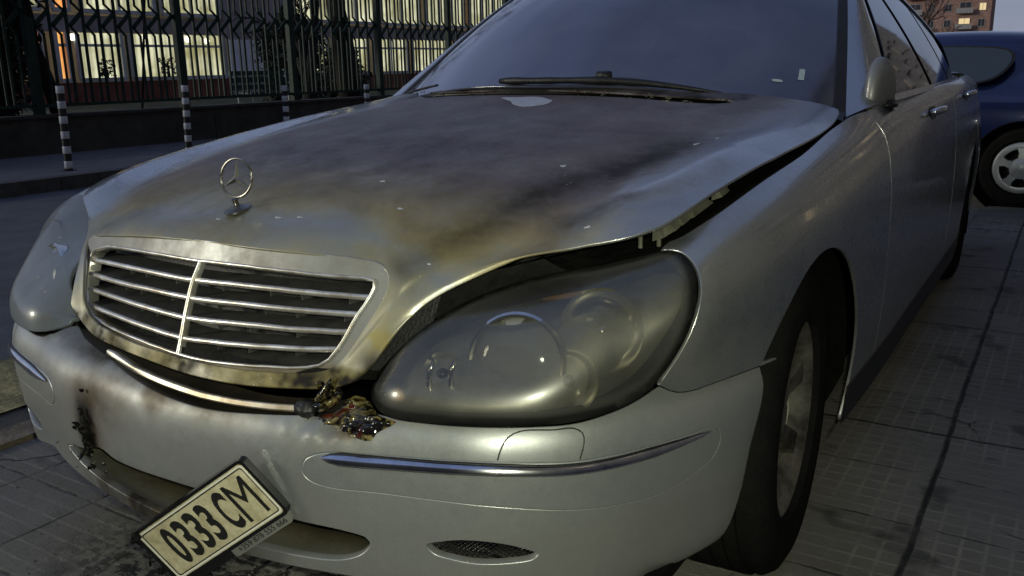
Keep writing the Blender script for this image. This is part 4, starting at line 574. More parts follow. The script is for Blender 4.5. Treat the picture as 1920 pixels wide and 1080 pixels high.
for k in range(3):
    t = math.pi/2+k*2*math.pi/3; d = math.cos(t)*ax+math.sin(t)*az; s = -math.sin(t)*ax+math.cos(t)*az
    a = sc_+s*.0058*1.2; b = sc_-s*.0058*1.2; tip = sc_+d*rr
    m.add([a, b, tip, sc_+ny*.0035, sc_-ny*.0035], [(0, 3, 2), (3, 1, 2), (1, 4, 2), (4, 0, 2)])
m.build('star', TARN, orn, auto=30)
# ---------------------------------------------------------------- front bumper
def bump_marks():
    def scorch(W):
        x, y, z = W.T; n = fbm(W, 6, 3); n2 = fbm(W, 17, 8)
        s = sstep(.465, .535, z+.03*n)*np.exp(-((x-.02)/.30)**2)*(.75+.5*n)+.10+.12*n
        s = np.maximum(s, np.exp(-((x+.16)/.12)**2-((z-.475)/.06)**2)*(.95+.3*n2))
        s = np.maximum(s, np.exp(-((x+.20)/.075)**2-((z-.415+.3*(x+.2))/.085)**2)*(.95+.3*n2))
        s = np.maximum(s, np.exp(-((x-.16)/.10)**2-((z-.525)/.025)**2)*(.5+.9*n))
        s = np.maximum(s, np.exp(-((x-.39)/.035)**2-((z-.515)/.025)**2)*(.8+.9*n2))
        s = np.maximum(s, sstep(.355, .335, z)*np.exp(-((x+.02)/.25)**2)*(.8+.6*n2))
        s = np.maximum(s, sstep(.39, .34, z)*sstep(.5, .9, x)*.3)
        return s
    def soot(W):
        x, y, z = W.T; n = fbm(W, 8, 1); n2 = fbm(W, 22, 4)
        s = np.exp(-((x+.206+.006*n)/.033)**4-((z-.415)/.060)**4)*(.97+.2*n2)
        s = np.maximum(s, sstep(.378, .352, z+.010*n2)*np.exp(-((x+.03)/.21)**4)*(.8+.5*n2))
        s = np.maximum(s, sstep(.530, .545, z-.01*n)*np.exp(-(x/.36)**4)*(.95+.4*n))
        s = np.maximum(s, np.exp(-((x-.405)/.035)**2-((z-.538)/.016)**2)*.9)
        return s
    return dict(soot=soot, scorch=scorch)
BM = bump_marks()
mir = lambda l: [(-u, v) for u, v in l][::-1]
bl = [tuple(p) for p in OUT['bump_lamp']]
arch_low = [(8.55, 6.2), (8.2, 5.0), (7.98, 3.8), (7.82, 2.5), (7.6, 1.0), (7.5, 0)]
top = [(-bl[0][0], 8.3), (-2.1, 9.4), (-1, 9.7), (0, 9.7), (1, 9.7), (2.1, 9.4)]
bout = [(u, 0) for u in np.arange(-7.4, 7.4, .2)]+arch_low[::-1]+bl[::-1]+top[::-1]+mir(bl)[::-1]+[(-u, v) for u, v in arch_low]
bb = [tuple(p) for p in OUT['bump_bot']]
bout = [(-7.45, .2), (-6.6, .9), (-5.6, 1.6), (-4.6, 2.1)]+bb+[(bb[-1][0]+.8, bb[-1][1]*.75), (bb[-1][0]+1.8, bb[-1][1]*.4), (bb[-1][0]+2.8, .1)]+[(u, 0) for u in np.arange(bb[-1][0]+3.1, 7.4, .2)]+arch_low[::-1]+bl[::-1]+[tuple(p) for p in OUT['bump_top']][::-1]+[(-u, v) for u, v in bl]+[(-u, v) for u, v in arch_low]
gapo = lambda l, S, d: l
tow = [tuple(p) for p in OUT['tow']]
bumper = panel('front_bumper', 'bumper', bout, BPAINT, sal, holes=[OUT['pocket'], mir(OUT['pocket']), OUT['intake'], OUT['vent'], mir(OUT['vent'])], step=.011, sc=(.12, .045), fold=.014, rnd=.0022, attr=BM)
def inset(sname, uv, d):
    """outline pulled inwards on the surface by d metres"""
    S = SURF[sname]; uv = np.array(uv); P, n = on(sname, uv); k = len(uv); o = []
    ar = 0
    for i in range(k): ar += uv[i][0]*uv[(i+1) % k][1]-uv[(i+1) % k][0]*uv[i][1]
    for i in range(k):
        t = uv[(i+1) % k]-uv[i-1]; e = 1e-3; J = np.column_stack([(S([uv[i]+[e, 0]])[0]-P[i])/e, (S([uv[i]+[0, e]])[0]-P[i])/e])
        t3 = J@t; t3 /= np.linalg.norm(t3)+1e-9; s = np.cross(n[i], t3)
        q = np.linalg.lstsq(J, s*d, rcond=None)[0]
        s2 = np.array([-t[1], t[0]])*(1 if ar > 0 else -1)
        if q@(s2) < 0: q = -q
        o.append(tuple(uv[i]+q))
    return o
for side in (1, -1):
    uv = OUT['pocket'] if side > 0 else mir(OUT['pocket'])
    ins = inset('bumper', resample(uv, SURF['bumper'], (1, 1), .012), .0045)
    pk = panel('bumper_insert', 'bumper', ins, BPAINT, bumper, step=.011, sc=(.12, .045), fold=.012, rnd=.003, offs=.001)
    sp = np.array(OUT['strip'])*[side, 1]; P0, n0 = on('bumper', sp, .0035); P0 = P0[::2]; n0 = n0[::2]
    if side < 0: P0 = P0[::-1]; n0 = n0[::-1]
    k = len(P0); tt = np.linspace(0, 1, k); w = np.minimum(1, np.sqrt(np.clip(np.minimum(tt/.05, (1-tt)/.16), 0.01, 1)))*(1-.25*tt if side > 0 else 1-.25*(1-tt))
    V, F = sweep(P0, n0, [(-.0112, -.004), (-.0105, .001), (-.0085, .001)], scale=w); mm = MB().add(V, F)
    V, F = sweep(P0, n0, [(.0085, .001), (.0105, .001), (.0112, -.004)], scale=w); mm.add(V, F); mm.build('rubber_seal', BLACK, pk, True)
    V, F = sweep(P0, n0, [(-.0085, 0), (-.0078, .0022), (-.003, .0050), (.0045, .0086), (.0070, .0082), (.0083, .005), (.0085, 0)], scale=w); MB().add(V, F).build('chrome_strip', CHROME, pk, True)
# seam of the towing-eye cover
for s in (1, -1):
    P0, n0 = on('bumper', np.array(OUT['tow'])*[s, 1], .0002)
    V, F = sweep(P0, n0, [(-.0012, 0), (-.0004, .0003), (.0004, .0003), (.0012, 0)]); MB().add(V, F).build('tow_cover_seam', BLACK, bumper, True)
    P0, n0 = on('bumper', np.array(OUT['crease'])*[s, 1], .0)
# central intake: dark duct with a pale lower lip inside
S2 = Offset(SURF['bumper'], -.10)
panel('intake_duct', S2, [(-3.4, .6), (3.6, .6), (3.6, 5.2), (-3.4, 5.2)], BAY, bumper, step=.04, sc=(.12, .045), fold=0)
a, an = on('bumper', OUT['in_low'], -.003); b = a+np.array([0, .085, .006]); k = len(a)
lo = MB().add(list(a)+list(b), [(j, j+1, k+j+1, k+j) for j in range(k-1)]).build('intake_floor', PAINT, bumper, True)
at = lo.data.attributes.new('scorch', 'FLOAT', 'POINT'); at.data.foreach_set('value', [.25]*k+[1.]*k)
at = lo.data.attributes.new('soot', 'FLOAT', 'POINT'); at.data.foreach_set('value', [.1]*k+[.95]*k)
# dark shelf behind the bumper's top edge
a, _ = on('bumper', OUT['bump_top'], -.003); k = len(a); MB().add(list(a)+list(a+np.array([0, .05, -.022]))+list(a+np.array([0, .13, -.015])), [(r_*k+j, r_*k+j+1, (r_+1)*k+j+1, (r_+1)*k+j) for j in range(k-1) for r_ in (0, 1)]).build('bumper_shelf', BPAINT, bumper, True)
for an, vv in (('scorch', .95), ('soot', .80)):
    at = bpy.data.objects['bumper_shelf'].data.attributes.new(an, 'FLOAT', 'POINT'); at.data.foreach_set('value', [vv*(.55+.45*min(1, j/(k*.35))) for _q in range(3) for j in range(k)])
# side air vents with mesh
for s in (1, -1):
    uvh = [(s*u, v) for u, v in OUT['vent']]
    hp = np.array(uvh); m = MB(); So = Offset(SURF['bumper'], -.016)
    c0 = hp.mean(0)
    us = np.arange(hp[:, 0].min()-.3, hp[:, 0].max()+.3, .075)
    for sl_ in (1, -1):
        for j in np.arange(-40, 60):
            pts = []
            for t in np.arange(0, 3.0, .12):
                q = np.array([hp[:, 0].min()+.12*j*.62+t*.62*1.0, hp[:, 1].min() + t*1.0 if sl_ > 0 else hp[:, 1].max()-t*1.0])
                if inside(q[None, :], hp)[0]: pts.append(q)
            if len(pts) > 1: m.tube(So(np.array(pts)), .0011, 5)
    panel('vent_shroud', Offset(SURF['bumper'], -.045), inset('bumper', resample(uvh, SURF['bumper'], (1, 1), .012), -.012), BAY, bumper, step=.03, sc=(.12, .045), fold=0)
    m.build('vent_mesh', GLOSSB, bumper, True)
# melted, curled plastic between grille and lamp
m = MB()
def curl(c, L, w, ang, seed):
    r2 = np.random.default_rng(seed); n = 9; ca, sa = math.cos(ang), math.sin(ang); V = []
    for i in range(n):
        t = i/(n-1); base = np.array([ca*L*(t-.5), -.010*math.sin(t*5+seed), sa*L*(t-.5)])+r2.normal(0, .0015, 3)
        ww = w*math.sin(math.pi*(.08+.9*t))
        for q, h in ((-1, -.004), (-.5, .003), (0, .0065), (.5, .003), (1, -.004)): V.append(np.array(c)+base+np.array([-sa*ww*q, -h-.004*math.sin(q*3+seed+t*4), ca*ww*q]))
    F = [(i*5+j, i*5+j+1, i*5+j+6, i*5+j+5) for i in range(n-1) for j in range(4)]; m.add(V, F)
for k_ in range(14, 24):
    r3 = np.random.default_rng(100+k_); tq = r3.uniform(0, 1); c = np.array([.336+.075*tq+r3.normal(0, .010), .030+.02*tq+r3.uniform(-.012, .012), .508+r3.uniform(0, .026)+.010*math.sin(tq*5)])
    if k_ > 17: c = np.array([.352+r3.normal(0, .008), .050+r3.uniform(0, .02), .550+r3.uniform(-.01, .025)])
    curl(c, r3.uniform(.022, .050), r3.uniform(.003, .007), r3.normal(-.1, .5) if k_ <= 17 else r3.normal(1.2, .3), k_)
class Melt:
    def __call__(s, uv):
        P, n = on('bumper', uv); h = np.array([abs(noise.noise(Vector(tuple(p*48))))*1.6+abs(noise.noise(Vector(tuple(p*110+3.))))*.7 for p in P])
        d, _ = segdist3(P, MEL); return P+n*(.0005+.013*h*sstep(0, .012, d))[:, None]
    normal = Net.normal
MEL = on('bumper', OUT['melt']+OUT['melt'][:1])[0]
pm = panel('molten_skin', 'bumper', OUT['melt'], MELT, bumper, step=.0028, sc=(.12, .045), fold=.003, rnd=.001, offs=.0)
_k = len(pm.data.vertices); _co = np.array([v.co for v in pm.data.vertices]); _d, _ = segdist3(_co, MEL)
_h = np.array([abs(noise.noise(Vector(tuple(p*24))))*1.5+abs(noise.noise(Vector(tuple(p*64+3.))))*.7 for p in _co]); _co += np.array([0, -.83, .55])*((.0008+.016*_h*sstep(0, .012, _d))[:, None])
pm.data.vertices.foreach_set('co', _co.ravel()); pm.data.update(); _me = pm.data; _me.attributes.remove(_me.attributes['custom_normal']) if 'custom_normal' in _me.attributes else None
mo = m.build('melted_trim', MELT, bumper, True); mo['kind'] = 'stuff'; md = mo.modifiers.new('s', 'SUBSURF'); md.levels = md.render_levels = 1; md = mo.modifiers.new('t', 'SOLIDIFY'); md.thickness = .0016
# char-black cavity behind it
panel('burnt_cavity', Offset(SURF['flank'], -.035), [(-.1, .8), (1.1, .8), (1.1, 5.2), (-.1, 5.2)], BAY, bumper, step=.03, sc=(.15, .1), fold=0)
# charred debris on the bumper face beside the intake
m = MB()
for i in range(26):
    a = np.array([-.200+rng.normal(0, .007), -.010, .405+rng.normal(0, .035)]); a[1] = -.024+.05*abs(a[2]-.42)
    b = a+rng.normal(0, .010, 3)*[1, .6, 1.3]; m.tube([a, (a+b)/2+rng.normal(0, .003, 3), b], [.002, .0042, .001], 5)
m.build('charred_debris', BAY, bumper)['kind'] = 'stuff'
m = MB()
for i in range(12):
    a = np.array([-.21+rng.normal(0, .07), -.022, .352+rng.normal(0, .012)]); b = a+rng.normal(0, .004, 3); m.tube([a, b], [.002, .0012], 5)
m.build('ash_flake', ASH, bumper)['kind'] = 'stuff'
# ---------------------------------------------------------------- hanging number plate
PL = thing('x', '', ''); bpy.data.objects.remove(PL)
PM = np.array([[.7684, -.3951, -.5034], [.2548, .9105, -.3258], [.587, .1221, .8003]])
PC = np.array([.180, -.0575, .3414]); PW, PH = .2565, .1064
PMAT = Matrix([[*PM[0], PC[0]], [*PM[1], PC[1]], [*PM[2], PC[2]], [0, 0, 0, 1]])
PLATE = mat('plate_reflective', (.62, .58, .40), .35, .15, noisec=.3, nscale=40, ncol=(.42, .37, .22)); INK = mat('plate_ink', (.012, .012, .012), .5); WRIM = mat('plate_rim', (.75, .74, .66), .3); GREYT = mat('frame_strip', (.16, .16, .15), .4, noisec=.3); TXT2 = mat('frame_lettering', (.02, .02, .02), .5)
def rrect(w, h, r, n=6, cx=0, cz=0):
    o = []
    for sx, sz, a0 in ((1, 1, 0), (-1, 1, 90), (-1, -1, 180), (1, -1, 270)):
        for i in range(n+1):
            a = R(a0+90*i/n); o.append((cx+sx*(w/2-r)+r*math.cos(a), cz+sz*(h/2-r)+r*math.sin(a)))
    return o
def slab(name, out, y0, y1, m, parent, hole=None, sm=False):
    """flat shape in the x-z plane of the plate, from depth y0 (back) to y1 (front, smaller)"""
    bm = bmesh.new(); k = len(out)
    if hole is None:
        f = [bm.verts.new((x, y1, z)) for x, z in out]; b = [bm.verts.new((x, y0, z)) for x, z in out]
        bm.faces.new(f); bm.faces.new(b[::-1])
        for i in range(k): bm.faces.new((f[i], b[i], b[(i+1) % k], f[(i+1) % k]))
    else:
        f = [bm.verts.new((x, y1, z)) for x, z in out]; b = [bm.verts.new((x, y0, z)) for x, z in out]; g = [bm.verts.new((x, y1, z)) for x, z in hole]; h = [bm.verts.new((x, y0, z)) for x, z in hole]
        for i in range(k):
            j = (i+1) % k; bm.faces.new((f[i], f[j], g[j], g[i])); bm.faces.new((f[i], b[i], b[j], f[j])); bm.faces.new((g[i], g[j], h[j], h[i]))
    bmesh.ops.recalc_face_normals(bm, faces=bm.faces[:]); bmesh.ops.transform(bm, matrix=PMAT, verts=bm.verts[:]); return frombm(name, bm, m, parent)
plate = slab('number_plate', rrect(PW, PH, .008), .001, -.0012, PLATE, sal)
slab('plate_edge', rrect(PW-.004, PH-.004, .007), -.0013, -.0022, WRIM, plate, rrect(PW-.010, PH-.010, .005))
m_ = slab('plate_border', rrect(PW-.011, PH-.011, .005), -.0013, -.0016, INK, plate, rrect(PW-.015, PH-.015, .004))
slab('plate_frame', rrect(PW+.012, PH+.012, .009), .012, -.003, GLOSSB, plate, rrect(PW+.001, PH+.001, .008))
slab('plate_frame_back', rrect(PW+.010, PH+.010, .009), .014, .0015, BLACK, plate)
slab('phone_strip', rrect(.135, .019, .006, cx=.062, cz=-PH/2-.012), .006, -.0028, GREYT, plate)
slab('frame_strip', rrect(.150, .014, .004, cx=-.050, cz=-PH/2-.011), .008, -.0022, GLOSSB, plate)
def text(body, w, h, cx, cz, y, m, name, parent, bold=0., sx=None):
    cu = bpy.data.curves.new('t', 'FONT'); cu.body = body; cu.size = 1; cu.extrude = .012; cu.offset = bold; cu.align_x = 'LEFT'
    o = bpy.data.objects.new('t', cu); COL.objects.link(o); bpy.context.view_layer.update()
    me = bpy.data.meshes.new_from_object(o.evaluated_get(bpy.context.evaluated_depsgraph_get())); bpy.data.objects.remove(o)
    V = np.array([v.co for v in me.vertices]); lo, hi = V.min(0), V.max(0)
    for v in me.vertices:
        x = (v.co.x-lo[0])/(hi[0]-lo[0])-.5; zz = (v.co.y-lo[1])/(hi[1]-lo[1])-.5
        v.co = PMAT @ Vector((cx+x*w, y-(v.co.z-lo[2])*.02, cz+zz*h))
    me.materials.clear(); return link(name, me, m, parent, False)
CHW = .0285
xs = -.094
for ch, w in (('0', .024), ('3', .023), ('3', .023), ('3', .023), (' ', .003), ('C', .027), ('M', .046)):
    if ch != ' ': text(ch, w, .076, xs+w/2, 0, -.0014, INK, 'plate_character', plate, .028 if ch != 'M' else -.004)
    xs += w+.0058
text('+359 878 555 666', .112, .0098, .064, -PH/2-.0120, -.0030, TXT2, 'phone_number', plate, .0)
# burnt stump of the frame on the left end, with drips
m = MB(); c = PMAT @ Vector((-PW/2-.006, .004, PH/2-.006)); c = np.array(c)
for i in range(9):
    a = c+rng.normal(0, .005, 3); b = a+rng.normal(0, .006, 3); m.tube([a, (a+b)/2, b], [.003, .007, .002], 6)
for t, L in ((.2, .03), (.5, .02), (.72, .045)):
    p = np.array(PMAT @ Vector((-PW/2-.004, -.001, PH/2-.012-t*PH))); m.tube([p, p-[0, 0, L*.5], p-[.002, 0, L]], [.0022, .0012, .0022], 5)
m.build('melted_end', BAY, plate, True)
# ---------------------------------------------------------------- headlights
fuv = OUT['lamp']
def lamp(sname, side):
    SF = SURF[sname]; A = MATS
    hl = panel('headlight', Offset(SF, -.034), inset(sname, resample(fuv, SF, (1, 1), .01), -.010), REFL, sal, step=.02, sc=(.15, .1), fold=0)
    lo_, _ = on(sname, fuv, 0)
    def soot(W):
        d, _ = segdist3(W, np.vstack([lo_, lo_[:1]])); n = fbm(W, 7, 2)
        return sstep(.032, .004, d+.006*n)*1.0+.10*n if side > 0 else sstep(.02, .0, d)*.3
    class Bulge:
        def __call__(s, uv):
            P, n = on(sname, uv); d, _ = segdist3(P, lo_); return P+n*(.004*sstep(0, .07, d)+.001)[:, None]
        normal = Net.normal
    lens = panel('lens', Bulge(), fuv, LENS if side > 0 else LENSL, hl, step=.012, sc=(.15, .1), fold=.010, rnd=.003, attr=dict(soot=soot))
    # gasket round the lens
    P0, n0 = on(sname, inset(sname, resample(fuv, SF, (1, 1), .01), -.006), -.006)
    V, F = sweep(P0, n0, [(-.005, -.02), (-.005, 0), (-.002, .004), (.002, .004), (.005, 0), (.005, -.02)], True); MB().add(V, F).build('lamp_gasket', RUB, hl, True)
    # optics behind the lens
    def fr(u, v, d): p, n = on(sname, [(u, v)], -d); return p[0]
    ax_ = np.array([.22*side, -.93, .28]); ax_ /= np.linalg.norm(ax_)
    def MX(c):
        z = Vector(ax_); q = z.to_track_quat('Z', 'Y').to_matrix().to_4x4(); return Matrix.Translation(c) @ q
    bm = bmesh.new(); c = fr(2.27, 3.5, .040)
    lathe(bm, [(.080, -.012), (.0805, .006), (.076, .010), (.072, .008), (.071, -.002)], 40, MX(c)); frombm('projector_ring', bm, CHR2, hl, True, 40)
    bm = bmesh.new(); lathe(bm, [(.071, .001), (.062, .009), (.048, .015), (.028, .0195), (.008, .0215), (0, .0217)], 40, MX(c)); bmesh.ops.remove_doubles(bm, verts=bm.verts, dist=1e-5); frombm('projector_lens', bm, PROJ, hl, True)
    for (u, v, r, d) in ((3.45, 3.85, .068, .046), (1.42, 3.35, .036, .040), (3.3, 2.75, .048, .040)):
        bm = bmesh.new(); c = fr(u, v, d); lathe(bm, [(r*math.sin(t), .55*r*(1-math.cos(t))) for t in np.linspace(0, 1.45, 10)], 32, MX(c-ax_*.016)); bmesh.ops.remove_doubles(bm, verts=bm.verts, dist=1e-5)
        rf = frombm('reflector_bowl', bm, CHR2, hl, True)
        bm = bmesh.new(); bmesh.ops.create_uvsphere(bm, u_segments=14, v_segments=10, radius=.010, matrix=MX(c+ax_*.004)); frombm('bulb', bm, GLOSSB if r < .05 else CHR2, rf, True)
    # vertical chrome flutes beside the projector
    m = MB()
    for k in range(2):
        q = fr(1.32+k*.30, 3.15, .024); m.tube([q+[-.004, 0, -.026], q+[-.002, -.004, -.01], q+[0, -.004, .012], q+[.006, 0, .030]], [.002, .0055, .005, .002], 8)
    m.build('chrome_flutes', CHR2, hl, True)
    # amber reflectors in the corners
    for uv, w in (([(4.45, 5.0), (4.75, 4.7), (4.85, 4.2), (4.8, 3.8)], .006), ([(2.2, 5.0), (2.6, 5.02), (3.0, 5.0)], .006), ([(.55, 2.3), (.7, 2.5), (.85, 2.3)], .012)):
        P1, _ = on(sname, uv, -.020); k = len(P1); m = MB().tube(P1, [w*.5]+[w]*(k-2)+[w*.5], 8); m.build('amber_reflector', AMB, hl, True)
    return hl
REFL = mat('lamp_reflector', (.26, .25, .21), .42, .6, noisec=.5, nscale=6, ncol=(.05, .05, .05)); CHR2 = mat('reflector_chrome', (.72, .70, .62), .16, 1); PROJ = mat('projector_glass', (.20, .20, .18), .06, .3, 1); AMB = mat('amber_plastic', (.50, .26, .07), .3, 0)
LENSL = LENS.copy(); LENSL.name = 'hazy_lens'
for nd in LENSL.node_tree.nodes:
    if nd.type == 'MAP_RANGE': nd.inputs[3].default_value = .58; nd.inputs[4].default_value = .82
for nd in LENSL.node_tree.nodes:
    if nd.type == 'MIX': nd.inputs[6].default_value = (.23, .26, .29, 1)
lamp('flank', 1); lamp('flankL', -1)
# ---------------------------------------------------------------- fenders, doors, quarters
AY, AZ, ARX, ARZ = .87, .33, .385, .365
def arch(S, cy, u0, t0, t1, n=40, rx=ARX, rz=ARZ):
    out = []; g = [u0, 1.0]
    for t in np.linspace(t0, t1, n): g = solve(S, np.array([cy+rx*math.cos(t), AZ+rz*math.sin(t)]), g); out.append(tuple(g))
    return out
LEDGE = mat('dusty_sill', (.20, .20, .19), .5, .4, noisec=.4)
def arch_pts(S):
    t1 = math.pi-math.asin((.545-AZ)/ARZ); return arch(S, AY, 8.6, -.36, t1, 44)
for side, sname in ((1, 'flank'), (-1, 'flankL')):
    S = SURF[sname]; par = sal
    ap = arch_pts(S)
    us = solve(S, np.array([1.52, .30]), (9.7, .5))[0]
    tp = [solve(S, np.array([1.545-.12*max(0, (z-.77))*0, z]), (9.7, 5))[0] for z in (.5,)]
    seamv = [(9.74, 5.95), (9.70, 5.5), (9.70, 5), (9.71, 4), (9.71, 3), (9.70, 2), (9.68, 1), (9.66, .35)]
    fl = [tuple(p) for p in OUT['fend_lamp']]; fw = [tuple(p) for p in OUT['fend_low']]
    fout = fl+[(u, 5.80+.2*float(sstep(7.8, 9.4, u))) for u in np.arange(fl[-1][0]+.15, 9.7, .2)]+seamv+[(9.2, .35)]+ap+fw
    panel('front_fender', S, fout, PAINT, par, step=.016, sc=(.15, .1), fold=.007, rnd=.0022, attr=dict(scorch=lambda W: .10+.35*sstep(.5, .2, W[:, 2])+.2*fbm(W, 3), soot=lambda W: np.zeros(len(W))))
    d1 = [(9.685, .35), (9.70, 1), (9.72, 2), (9.73, 3), (9.73, 4), (9.72, 5), (9.72, 5.5), (9.76, 5.95)]+[(u, 6.0) for u in np.arange(10.0, 12.25, .25)]+[(12.312, 6), (12.338, 5), (12.358, 3), (12.338, 1), (12.312, .35)]
    q = lambda W: .10+.5*sstep(.5, .2, W[:, 2])
    dr = panel('front_door', S, d1, PAINT, par, step=.02, sc=(.2, .1), fold=.014, rnd=.0010, attr=dict(scorch=q))
    ra = arch(S, 3.835, 14.6, .1, math.pi+.33, 40, .375, .36)
    mid = [p for p in ra if True]
    top0 = (12.33, 6)
    frontarch = [p for p in ra if p[0] < 14.0][::1]
    d2 = [(12.33, .35), (12.36, 1), (12.38, 3), (12.36, 5), (12.33, 6)]+[(u, 6) for u in np.arange(12.6, 13.9, .25)]+[(13.9, 6), (13.95, 4.6)]+[p for p in ra if p[0] <= 13.93 and p[0] > 12.5]+[(ra[-1][0], .35)]
    dr2 = panel('rear_door', S, d2, PAINT, par, step=.03, sc=(.2, .1), fold=.014, rnd=.0008, attr=dict(scorch=q))
    q3 = [(14.0, 4.6), (13.96, 6)]+[(u, 6) for u in np.arange(14.2, 16, .2)]+[(15.98, 6), (15.98, .3)]+[(ra[0][0]+.02, .3)]+[p for p in ra if p[0] > 14.0]
    panel('rear_quarter', S, q3, PAINT, par, step=.04, sc=(.2, .1), fold=.014, rnd=.003)
    si = [(ap[0][0]-.02, .44), (ap[0][0]+.08, -.05)]+[(u, -.10) for u in np.arange(10, 13.2, .4)]+[(ra[-1][0], -.10), (ra[-1][0], .40)]
    panel('sill', Offset(S, .003), si, BLACK, par, step=.05, sc=(.2, .1), fold=.004)  # body-coloured sill painted black in place of its shade
    # door handles
    for dd, u, v in ((dr, 11.42, 4.6), (dr2, 13.08, 4.62)):
        p, n = on(S, [(u, v)], 0); p = p[0]; n = n[0]; t = np.array([0, 1., 0]); hh = np.cross(n, t)
        pts = [p-t*.075+n*.002, p-t*.068+n*.022, p-t*.03+n*.034, p+t*.03+n*.034, p+t*.068+n*.022, p+t*.075+n*.002]
        MB().tube(pts, [.010, .012, .011, .011, .012, .010], 10).build('door_handle', CHROME, dd, True)
        o = [(u+.18*math.cos(a)*.75, v+.30*math.sin(a)) for a in np.linspace(0, 2*math.pi, 20, endpoint=False)]
        panel('handle_dark_patch', S, o, BLACK, dd, step=.02, sc=(.2, .1), fold=0, offs=.0015)  # flat black patch on the door skin paints the hollow's shade
    # wheel arches: inner liners
    for cy in (AY, 3.835):
        m = MB(); n = 30; V = []
        for t in np.linspace(-.45, math.pi+.45, n):
            y, z = cy+.385*math.cos(t), AZ+.365*math.sin(t)
            for x in (min(.905, float(np.interp(y, [p[1] for p in PLAN], [p[0] for p in PLAN]))-.014-.055*float(sstep(.34, .18, z))-.040*float(sstep(.47, .52, z)*(1-sstep(.60, .66, z))*(y < .75))) if cy < 2 else .895, .60): V.append((side*x*1.0, y, z))
        for x in (.905,):
            pass
        m.add(V, [(2*i, 2*i+2, 2*i+3, 2*i+1) for i in range(n-1)])
        V = [(side*.60, cy+.40*math.cos(t), AZ+.38*math.sin(t)) for t in np.linspace(-.45, math.pi+.45, n)]; m.add(V, [tuple(range(n))])
        m.build('arch_liner', LINER, sal, True)
# ---------------------------------------------------------------- wheels
TREAD = RUB; RIMM = mat('dirty_alloy', (.15, .14, .12), .5, .5, noisec=.7, nscale=16, ncol=(.03, .026, .02))
def wheel(side, cy, steer=0):
    w = bpy.data.objects.new('wheel', None); COL.objects.link(w); w.parent = sal; w.empty_display_size = .1
    M = Matrix.Translation((side*.785, cy, .33)) @ Matrix.Rotation(R(steer), 4, 'Z') @ Matrix.Rotation(R(90*side), 4, 'Y') @ Matrix.Identity(4)
    bm = bmesh.new(); Rt, hw = .33, .112
    pr = [(.205, -hw*.75), (.212, -hw*.95), (.24, -hw*1.02), (.285, -hw*1.0), (.313, -hw*.88), (.325, -hw*.72)]
    zz = [-.062, -.058, -.034, -.030, -.004, .004, .030, .034, .058, .062]
    for i, z in enumerate(zz): pr.append((.330 if i % 4 in (0, 3) or i in (3, 4) else .330, z)) if i % 2 == 0 else pr.append((.330, z))
    pr2 = []
    for i in range(0, len(zz)-1): 
        g = i % 2 == 0
        pr2 += [(.322 if g else .330, zz[i]+.0005), (.322 if g else .330, zz[i+1]-.0005)]
    pr = pr[:6]+pr2+[(r, -z) for r, z in pr[:6]][::-1]
    lathe(bm, pr, 64, M); frombm('tyre', bm, RUB, w, True, 35)
    bm = bmesh.new()
    lathe(bm, [(.19, -.09), (.198, .045), (.206, .072), (.213, .088), (.209, .093), (.201, .088), (.190, .070), (.180, .05)], 48, M)
    ns = 7
    for k in range(ns):
        a0 = 2*math.pi*k/ns
        for i, (r0, r1, w0, w1, z0, z1) in enumerate([(.035, .11, .020, .022, .066, .060), (.11, .192, .022, .034, .060, .074)]):
            vs = []
            for r, ww, z in ((r0, w0, z0), (r1, w1, z1)):
                for s, dz in ((-1, -.02), (-.75, 0), (.75, 0), (1, -.02)):
                    vs.append(bm.verts.new(M @ Vector((r*math.cos(a0)-s*ww*math.sin(a0), r*math.sin(a0)+s*ww*math.cos(a0), z+dz))))
            for j in range(3): bm.faces.new((vs[j], vs[j+1], vs[j+5], vs[j+4]))
    lathe(bm, [(.0, .074), (.030, .074), (.036, .068), (.060, .060), (.066, .02)], 30, M)
    frombm('rim', bm, RIMM, w, True, 40)
    bm = bmesh.new(); lathe(bm, [(.16, -.03), (.16, .012), (.06, .014), (0, .02)], 40, M); frombm('brake_disc', bm, BAY, w, True, 40)
    return w
for s in (1, -1):
    wheel(s, AY, 3.2); wheel(s, 3.835)
# ---------------------------------------------------------------- greenhouse
W_ = SURF['wind']
CLR = mat('cowl_black', (.015, .015, .016), .5, noisec=.4)
ws = panel('windscreen', 'wind', [(u, .06) for u in np.arange(.27, 5.87, .2)]+[(5.87, v) for v in np.arange(.1, 3, .2)]+[(u, 2.95) for u in np.arange(5.6, .3, -.3)]+[(.27, v) for v in np.arange(2.9, .1, -.2)], WGLASS, sal, step=.03, sc=(.25, .38), fold=.006)
for uu in ((5.88, 5.99), (.01, .26)):
    panel('windscreen_seal', Offset(W_, .003), [(uu[0], v) for v in np.arange(-.02, 3, .2)]+[(uu[1], v) for v in np.arange(3, -.05, -.2)], CLR, ws, step=.02, sc=(.25, .38), fold=.008)
# cowl under the windscreen
a = SURF['hood']([(u, 10.0) for u in np.arange(-5, 5.05, .2)]); b = W_([(u, .10) for u in np.linspace(0, 6, len(a))]); k = len(a)
a = a+np.array([0, .004, -.022]); MB().add(list(a)+list(b-[0, 0, .004]), [(j, j+1, k+j+1, k+j) for j in range(k-1)]).build('cowl', CLR, sal, True)
